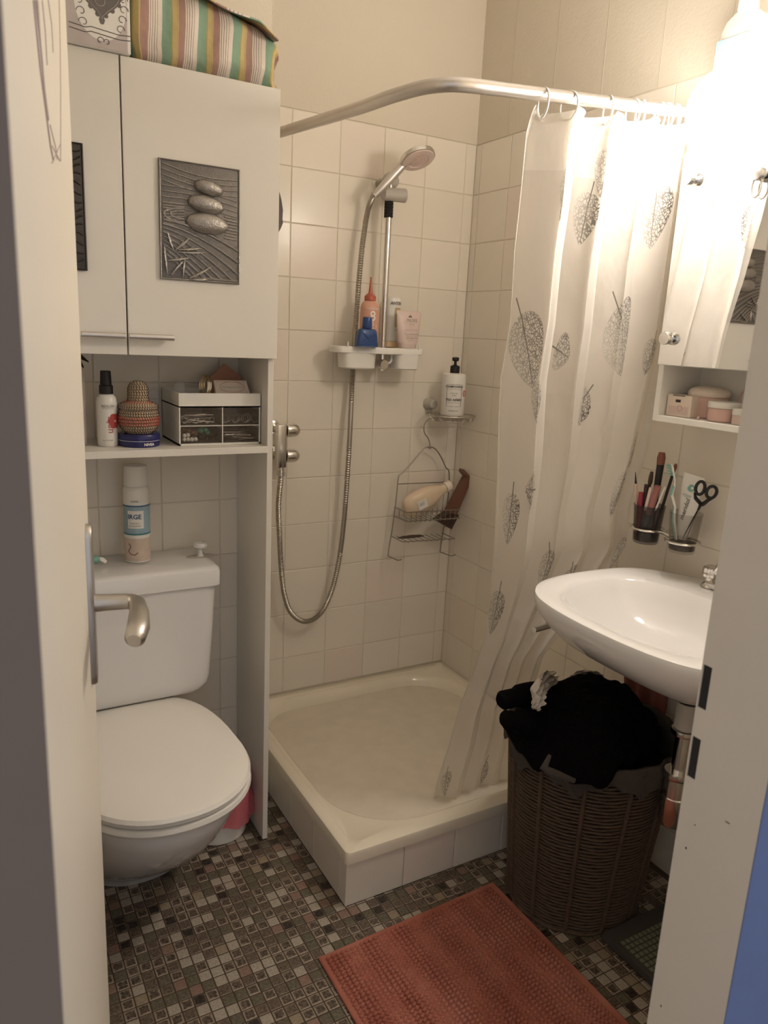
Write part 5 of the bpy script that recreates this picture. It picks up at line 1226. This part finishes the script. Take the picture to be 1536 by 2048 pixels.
# toothpaste
tpst = thing('toothpaste_tube', 'white toothpaste tube with a green emblem standing in the right tumbler', 'toothpaste', (1.46,1.12,zb_))
t0 = Vector((1.462,1.133,zb_+.004)); tt = (TP(1366,946,1.455)+TP(1412,954,1.455))/2; axT = (tt-t0).normalized(); sdT = (TP(1412,954,1.455)-TP(1366,946,1.455)); sdT = (sdT-axT*sdT.dot(axT)).normalized(); nT = axT.cross(sdT).normalized(); 
if nT.x > 0: nT = -nT
LT = (tt-t0).length; mb = MB(); rr = []
for f_, w_, d_ in ((.02,.012,.011),(.05,.017,.013),(.3,.022,.011),(.6,.026,.007),(.92,.029,.0015),(1,.029,.0010)): rr.append([t0+axT*(LT*f_)+sdT*(w_*cos(a))+nT*(d_*math.copysign(abs(sin(a))**.9,sin(a))) for a in [2*PI*i/28 for i in range(28)]])
mb.rings(rr); obj('tube_body', mb, 'white_plastic', tpst)
obj('cap', MB().tube([t0-axT*.002, t0+axT*LT*.018], .0098, 16), 'white_plastic', tpst)
def tpm(f_, off, rot): 
    o_ = t0+axT*(LT*f_)+nT*(interp(f_,[.05,.3,.6,.92],[.013,.011,.007,.0015])+.0012)+sdT*off
    return planemap(o_, sdT, axT+nT*(-.10), rot)
text(tpst, 'meridol', .0165, tpm(.47,-.001,PI/2-.10), 'ink_grey', bold=.0002)
mb = MB(); f_ = tpm(.80,.002,0); mb.poly([f_(.0095*cos(a)*(1+.15*sin(2*a)),.0085*sin(a)) for a in [2*PI*i/24 for i in range(24)]], nT*.0005); obj('green_emblem', mb, 'mint', tpst, smooth=False)
mb = MB(); mb.poly([f_(.003+.003*cos(a),.001+.003*sin(a))+nT*.0007 for a in [2*PI*i/16 for i in range(16)]], nT*.0003); obj('white_drop', mb, 'ink_white', tpst, smooth=False)
for k in range(3): text(tpst, ['Zahnfleischschutz','& frischer Atem','mit Zinn'][k], .0035, tpm(.685-.016*k,-.004,0), 'ink_teal')
# scissors
sx_ = 1.432; sci = thing('scissors', 'scissors with black oval handles standing points down in the right tumbler', 'scissors', (sx_,1.11,zb_))
pv = TP(1401,1010,sx_); tip = Vector((1.438,1.112,zb_+.002))
def ov(cx, cy, rx, ry, ang, x): 
    c_ = TP(cx, cy, x); s_ = (TP(cx+10, cy, x)-TP(cx,cy,x)).length/10
    return [c_+Vector((0,-(rx*cos(a)*cos(ang)-ry*sin(a)*sin(ang))*s_, -(rx*cos(a)*sin(ang)+ry*sin(a)*cos(ang))*s_)) for a in [2*PI*i/28 for i in range(28)]]
for k, (cx, cy, rx, ry, an) in enumerate(((1400.5,976,8.6,11.8,.30),(1423,984.5,9.2,11.6,.65))):
    mb = MB(); mb.tube(ov(cx,cy,rx,ry,an,sx_), .0036, 8, closed=True)
    st_ = TP(1391,994,sx_) if k == 0 else TP(1413,1000,sx_)
    if k == 0: mb.tube([TP(1389,985,sx_), TP(1391,996,sx_), TP(1400,1006,sx_), pv, L_(pv,tip,.12)], [.004,.008,.0080,.007,.005], 10, sq=.5)
    else: mb.tube([TP(1430,993,sx_), TP(1418,999,sx_), TP(1408,1007,sx_), pv, L_(pv,tip,.12)], [.004,.006,.007,.006,.004], 10, sq=.5)
    obj('handle', mb, 'black', sci)
    mb = MB(); e = Vector((0,-.004+.009*k,0)); mb.tube([L_(pv,tip,.08), L_(pv,tip,.35)+e*.4, L_(pv,tip,.7)+e*.8, tip+e], [.0042,.0040,.0030,.0008], 8, sq=.3); obj('blade', mb, 'black' if k else 'ink_grey', sci)

# ---------------------------------------------------------------- washbasin
SZ = .800
# outline of the rim seen from above, from the wall corner round the front to the other wall corner
half = [(1.5228,1.100),(1.47,1.190),(1.435,1.228),(1.400,1.246),(1.35,1.255),(1.26,1.259),(1.20,1.254),(1.150,1.243),(1.110,1.224),(1.075,1.192),(1.052,1.155),(1.038,1.110),(1.030,1.060),(1.026,1.0)]
cyk = .970
out = [Vector((x,y,0)) for x,y in half] + [Vector((x,2*cyk-y,0)) for x,y in reversed(half)]
out = spline(out, 4)[:-1]+[out[-1]]
def sring(z, inset, squash=1.0, cx=1.30, back=1.5228):
    r = []
    for p in out:
        d = Vector((p.x-cx, p.y-cyk, 0)); L0 = d.length; k = max(.02, (L0-inset)/L0)
        q = Vector((cx+d.x*k*squash, cyk+d.y*k*squash, z)); q.x = min(q.x, back); r.append(q)
    return r
def bowl_ring(z, k, sx=1.0, c=(1.275,.970)):
    n = len(out); r = []
    for i, p in enumerate(out):
        d = Vector((p.x-1.30, p.y-cyk, 0)); a = math.atan2(d.y, d.x)
        ca_, sa_ = cos(a), sin(a); w = .205*k if ca_ < 0 else .130*k; h = .235*k
        e = 2.5; r_ = 1/((abs(ca_)/w)**e+(abs(sa_)/h)**e)**(1/e)
        r.append(Vector((c[0]+r_*ca_, c[1]+r_*sa_, z)))
    return r
wbn = thing('washbasin', 'white ceramic washbasin on the right wall, half hidden by the door frame', 'washbasin', (1.3,cyk,SZ-.14))
mb = MB()
mb.rings([sring(SZ-.150,.20,.9), sring(SZ-.145,.165,.92), sring(SZ-.125,.118,.95), sring(SZ-.095,.066), sring(SZ-.062,.028), sring(SZ-.040,.010), sring(SZ-.022,.003), sring(SZ-.008,.0005), sring(SZ-.002,.003), sring(SZ,.010), sring(SZ+.0005,.018),
   [v.lerp(w, .80) for v, w in zip(sring(SZ-.001,.02), bowl_ring(SZ-.001,1.04))], bowl_ring(SZ-.0035,1.02), bowl_ring(SZ-.010,.985), bowl_ring(SZ-.035,.93), bowl_ring(SZ-.070,.82), bowl_ring(SZ-.098,.62), bowl_ring(SZ-.112,.36), bowl_ring(SZ-.116,.12)])
obj('basin', mb, 'ceramic', wbn)
obj('waste', MB().lathe([(.021,0),(.022,.002),(.016,.0035),(.001,.002)], (1.275,.970,SZ-.1155), 24), 'chrome', wbn)
tp = thing('basin_tap', 'chrome basin tap with ribbed round handles, mostly behind the door frame', 'tap', (1.475,.97,SZ))
for sgn in (1,-1):
    hb = (1.470, cyk+sgn*.082, SZ+.0015); mb = MB(); mb.lathe([(.018,0),(.016,.006),(.011,.012),(.011,.022)], hb, 20); obj('valve_stem', mb, 'chrome', tp)
    mb = MB(); mb.rings([[Vector((hb[0]+r*(1+.05*cos(9*a))*cos(a), hb[1]+r*(1+.05*cos(9*a))*sin(a), hb[2]+z)) for a in [2*PI*i/54 for i in range(54)]] for r, z in ((.010,.021),(.0165,.024),(.0175,.032),(.0165,.034),(.0175,.036),(.0165,.045),(.011,.049))]); obj('tap_handle', mb, 'chrome', tp)
mb = MB(); mb.box(1.455,1.49,cyk-.085,cyk+.085,SZ+.0016,SZ+.018,.006,2); mb.tube([(1.47,cyk,SZ+.01),(1.465,cyk,SZ+.075),(1.44,cyk,SZ+.098),(1.39,cyk,SZ+.085),(1.375,cyk,SZ+.068)], .010, 12); obj('spout', mb, 'chrome', tp)
# chrome rail stub seen under the basin's left end
ra = Vector((1.030,1.145,.718)); a_ = F(1068,1260,.70); b__ = F(1114,1247,.70)
mb = MB(); mb.tube([a_, b__, a_+(b__-a_)*((WX-.002-a_.x)/(b__.x-a_.x))], .0065, 14)
tag(obj('towel_bar', mb, 'chrome'), 'short chrome bar sticking out under the left corner of the washbasin', 'rail')
# trap
tpz = [(1.300,.948)]
trp = thing('bottle_trap', 'chrome bottle trap and pipes under the washbasin', 'drain trap', (1.3,.945,.34))
c = (1.286, .925)
obj('waste_nut', MB().lathe([(.026,.616),(.030,.622),(.030,.645),(.034,.649),(.034,.655)], (*c,0), 28), 'black_matte', trp)
obj('upper_cup', MB().lathe([(.021,.553),(.0235,.556),(.0235,.612),(.026,.615)], (*c,0), 28), 'grey_plastic', trp)
obj('collar', MB().lathe([(.0265,.541),(.0275,.544),(.0265,.552)], (*c,0), 28), 'chrome', trp)
obj('tailpipe', MB().lathe([(.0165,.455),(.0165,.541)], (*c,0), 24), 'chrome', trp)
obj('collar', MB().lathe([(.0285,.440),(.030,.444),(.0285,.455)], (*c,0), 28), 'chrome', trp)
obj('trap_bottle', MB().lathe([(.016,.325),(.025,.329),(.0285,.340),(.0285,.396),(.0265,.398),(.0265,.439)], (*c,0), 28), 'chrome', trp)
obj('outlet_pipe', MB().tube([(c[0]+.026,c[1],.415),(c[0]+.10,c[1],.415),(WX-.001,c[1],.420)], .016, 16), 'chrome', trp)
# small red cloth hanging under the basin near the wall
mb = MB(); rr = []
for k in range(14):
    q = k/13; z = .640-.34*q; ring = []
    for i in range(21):
        s = i/20; y = 1.205+(s-.5)*(.03+.095*min(1,q*2.2)); ring.append(Vector((1.484+.006*sin(s*17+q*3)+.010*q, y+.004*sin(q*9+s*4), z)))
    rr.append(ring)
mb.rings(rr, False, False, False); n0 = len(mb.v); mb.v += [v+Vector((.004,0,0)) for v in mb.v]; mb.f += [tuple(n0+i for i in reversed(f)) for f in list(mb.f)]
tag(obj('red_cloth', mb, 'pink_cloth'), 'dull red cloth hanging under the washbasin behind the laundry', 'cloth')

# ---------------------------------------------------------------- laundry basket and clothes
BC = Vector((1.262, 1.158, 0)); HB = .446
lb_ = thing('laundry_basket', 'tall brown paper rope laundry basket beside the shower tray under the washbasin', 'basket', BC)
NS = 12; OFF = R(14)
def bpoly(z, e=0.0, n=6):
    f = z/HB; r = .158+.040*f+e; cy_ = BC.y-.010*f; pts = []
    for k in range(NS):
        a0 = OFF+2*PI*k/NS; a1 = OFF+2*PI*(k+1)/NS
        p0 = Vector((BC.x+r*cos(a0), cy_+r*sin(a0)*.93, z)); p1 = Vector((BC.x+r*cos(a1), cy_+r*sin(a1)*.93, z))
        for i in range(n):
            q = i/n; p = p0.lerp(p1, q); d = Vector((p.x-BC.x, p.y-cy_, 0)).normalized()
            pts.append(p + d*(.010*sin(PI*q)))
    return pts
mb = MB(); nrow = 47
for k in range(nrow):
    z = .008+(HB-.030)*k/(nrow-1); ring = bpoly(z); 
    for i, p in enumerate(ring): p.z += .0016*sin(i*1.7+k*2.1)*.5
    mb.tube(ring, .0034+.0004*sin(k*3.3), 5, closed=True)
o = obj('rope_weave', mb, 'wicker', lb_); o['kind'] = 'stuff'
mb = MB(); mb.rings([bpoly(.004,-.006), bpoly(HB-.02,-.006)], True, True, False); obj('inner_shade_sheet', mb, 'wicker_shade', lb_)  # dark sheet added for the shade behind and between the ropes
for k in range(NS):
    a0 = OFF+2*PI*k/NS; mb = MB()
    pts = [Vector((BC.x+(.162+.040*z/HB)*cos(a0), BC.y-.010*z/HB+(.162+.040*z/HB)*sin(a0)*.93, z)) for z in (.003,.1,.2,.3,.4,HB-.015)]
    mb.tube(pts, .0050, 7); obj('stay', mb, 'wicker', lb_)
mb = MB(); mb.tube(bpoly(.005,.003), .005, 7, closed=True); obj('foot_hoop', mb, 'wicker', lb_)
mb = MB(); mb.tube(bpoly(HB-.012,.002), .0065, 8, closed=True); obj('rim_hoop', mb, 'wicker', lb_)
# cloth liner folded over the rim
mb = MB(); rr = []
for (z, e) in ((HB-.07,-.012),(HB-.02,-.012),(HB+.004,-.006),(HB+.007,.004),(HB-.008,.012),(HB-.045,.013)):
    ring = bpoly(z, e, 8)
    for i, p in enumerate(ring):
        if z < HB-.04 and e > 0: p.z += .016*sin(i*.55)+.008*sin(i*1.7)
        d = Vector((p.x-BC.x,p.y-BC.y,0)).normalized(); p += d*.003*sin(i*1.3)
    rr.append(ring)
mb.rings(rr, True, False, False)
tie = MB(); a = Vector((1.085,1.035,HB-.045)); tie.tube([B(1100,1510,1.02),B(1088,1535,1.01),B(1110,1548,1.0),B(1150,1562,.985)], [.004,.010,.009,.005], 8, sq=.4); tie.tube([B(1130,1560,.99),B(1145,1580,.985),B(1158,1600,.985)], [.004,.006,.004], 8, sq=.4)
ln = obj('cloth_liner', mb, 'liner', lb_); obj('liner_tie', tie, 'liner', ln)

def clothes():
    # black heap: radial cloth over the basket
    from mathutils import noise
    na, nr = 120, 46; rr = []; cx, cy_ = 1.255, 1.140
    outl = [(0,.175),(30,.19),(60,.18),(85,.175),(110,.180),(140,.195),(160,.210),(175,.222),(192,.226),(210,.216),(220,.222),(228,.226),(236,.208),(245,.176),(256,.152),(270,.138),(290,.140),(310,.148),(335,.160),(360,.175)]
    hang = [(0,0),(150,0),(185,.00),(205,.0),(218,.008),(228,.014),(236,.006),(246,.0),(360,.0)]
    ang_o, ro = zip(*outl); ang_h, ho = zip(*hang)
    for k in range(nr+1):
        q = k/nr; ring = []
        for i in range(na):
            a = 360*i/na; Rr = interp(a, ang_o, ro)*(1+.05*noise.noise(Vector((cos(R(a))*4,sin(R(a))*4,3)))); hg = interp(a, ang_h, ho)
            x = cx+Rr*q*cos(R(a)); y = cy_+Rr*q*sin(R(a))*.97
            top = HB+.022+.088*(1-q**2.2)+.022*noise.noise(Vector((x*9,y*9,1)))+.014*noise.noise(Vector((x*22,y*22,5)))
            tilt = -.10*(x-cx)
            e0_ = .88 if hg > .012 else .80; edge_ = max(0, (q-e0_)/(1-e0_))
            z = top+tilt*(1-edge_) + (.020*min(1,hg/.02)*(1-edge_) if q > .5 else 0) - hg*edge_**1.3*1.35 + .006*sin(R(a)*17+q*4)*q
            if q > .8: z -= .010*edge_
            ring.append(Vector((x,y,z)))
        rr.append(ring)
    mb = MB(); mb.rings(rr, True, True, False)
    lo = [[v+Vector((0,0,-.012)) for v in rr[k]] for k in range(nr,-1,-3)]
    mb.rings([rr[-1]]+lo, True, False, True)
    t = thing('black_garments', 'heap of black clothes piled over the top of the laundry basket', 'clothes', (1.25,1.15,HB))
    obj('heap', mb, 'black_cloth', t)
    # folded sleeve sticking out to the left (two rolls)
    z1 = HB+.070
    e0 = B(1150,1400,1.20); e1 = B(1000,1402,1.16); e2 = B(1003,1437,1.14)
    m2 = MB(); m2.tube(spline([e0,B(1080,1385,1.19),B(1030,1395,1.17),e1],5), [.03]*5+[.026]*5+[.021]*5+[.014], 14, sq=.8); obj('sleeve', m2, 'black_cloth', t)
    m2 = MB(); m2.tube(spline([B(1150,1450,1.13),B(1080,1450,1.13),B(1035,1442,1.13),e2],5), [.032]*5+[.028]*5+[.020]*5+[.013], 14, sq=.8); obj('sleeve', m2, 'black_cloth', t)
    m2 = MB(); m2.tube(spline([B(1040,1470,1.12),B(1015,1455,1.13),B(1008,1447,1.14)],5), [.010]*5+[.007]*5+[.003], 8); obj('hem', m2, 'black_cloth', t)
clothes()
def scrap(name, label, pts, w, m_, seed):
    from mathutils import noise
    sp_ = spline(pts, 6); mb = MB(); rr = []
    for k, p in enumerate(sp_):
        a = sp_[max(0,k-1)]; b = sp_[min(len(sp_)-1,k+1)]; t_ = (b-a).normalized(); sd = t_.cross(Vector((.3,-.8,.5))).normalized(); up = sd.cross(t_)
        ww = w*(.65+.35*sin(PI*min(1,(k+2)/len(sp_))))
        rr.append([p+sd*(ww*(2*j/12-1)+.004*noise.noise(Vector((k*.5,j*.7,seed))))+up*(.010*noise.noise(Vector((k*.35,j*.55,seed+4)))+.006*sin(j*1.5+k*.4)) for j in range(13)])
    mb.rings(rr, False, False, False); n0 = len(mb.v); low = [v+Vector((0,.003,-.004)) for v in mb.v]; f0 = list(mb.f); mb.v += low; mb.f += [tuple(n0+i for i in reversed(f)) for f in f0]
    return tag(obj(name, mb, m_), label, 'clothes')
scrap('cream_garment', 'small crumpled cream garment on the left of the black clothes heap', [B(1112,1352,1.20),B(1092,1360,1.16),B(1082,1378,1.125),B(1076,1398,1.11),B(1073,1415,1.10)], .019, 'white_cloth', 2)
scrap('cream_garment', 'strip of cream fabric showing behind the top of the black clothes heap', [B(1135,1362,1.26),B(1160,1350,1.265),B(1185,1348,1.27),B(1205,1356,1.27)], .010, 'white_cloth', 9)

# ---------------------------------------------------------------- bath mat and scale
def bathmat():
    x0, x1, y0, y1 = .604, 1.092, .50, 1.237
    t = thing('bath_mat', 'coral pink chenille bath mat on the mosaic floor', 'bath mat', ((x0+x1)/2,.9,0))
    sk = lambda x, y: Vector((x, y+.020*(x-x0)/(x1-x0)*((y-y0)/(y1-y0)), 0))
    mb = MB(); mb.rings([[sk(a,b)+Vector((0,0,z)) for a,b in ((x0+e,y0+e),(x1-e,y0+e),(x1-e,y1-e),(x0+e,y1-e))] for e, z in ((0,.0008),(0,.005),(.003,.007))]); obj('backing', mb, 'chenille', t, smooth=False)
    p = .0118; py = .0098; nx = int((x1-x0-.02)/p); ny = int((y1-y0-.02)/py); mb = MB(); r2 = random.Random(3)
    V, F_ = [], []
    for i in range(nx):
        for j in range(ny):
            x = x0+.010+p*(i+.5); y = y0+.010+py*(j+.5); c_ = sk(x+r2.uniform(-.0006,.0006), y+r2.uniform(-.0006,.0006)); h = .0125+.0025*sin(i*.9+.4*sin(j*.21))*1+r2.uniform(-.0012,.0012)
            if abs((i*.55+j*.30) % 26-7) < .8 and r2.random() < .5: h -= .003
            b = len(V)
            for k in range(6): a = PI/3*k; V.append((c_.x+.0055*cos(a), c_.y+.0046*sin(a), .005))
            for k in range(6): a = PI/3*k; V.append((c_.x+.0050*cos(a), c_.y+.0042*sin(a), h*.78))
            V.append((c_.x, c_.y, h))
            for k in range(6):
                q = (k+1) % 6; F_.append((b+k,b+q,b+6+q,b+6+k)); F_.append((b+6+k,b+6+q,b+12))
    me = bpy.data.meshes.new('chenille_tufts'); me.from_pydata(V, [], F_); me.materials.append(MT['chenille']); me.polygons.foreach_set('use_smooth', [True]*len(F_))
    o = bpy.data.objects.new('chenille_tufts', me); o.location = -t.location; link(o, t); o['kind'] = 'stuff'
bathmat()
sc_ = thing('bathroom_scale', 'low dark bathroom scale with a grid of small green squares, beside the basket', 'scale', (1.35,.87,0))
mb = MB(); mb.box(1.203,1.500,.70,.997,.004,.024,.004,2); obj('platform', mb, 'dark_board', sc_)
mb = MB()
for a_, b_ in ((1.22,.73),(1.48,.73),(1.22,.97),(1.48,.97)): mb.lathe([(.010,0),(.010,.0045)], (a_,b_,0), 12)
obj('foot', mb, 'black_matte', sc_)
mb = MB()
for i in range(20):
    for j in range(18):
        x_ = 1.216+.0135*i; y_ = .716+.0135*j
        if x_ > 1.487: continue
        mb.box(x_, x_+.0098, y_, y_+.0098, .0242, .0260)
o = obj('grip_squares', mb, 'green_rubber', sc_, smooth=False); o['kind'] = 'stuff'
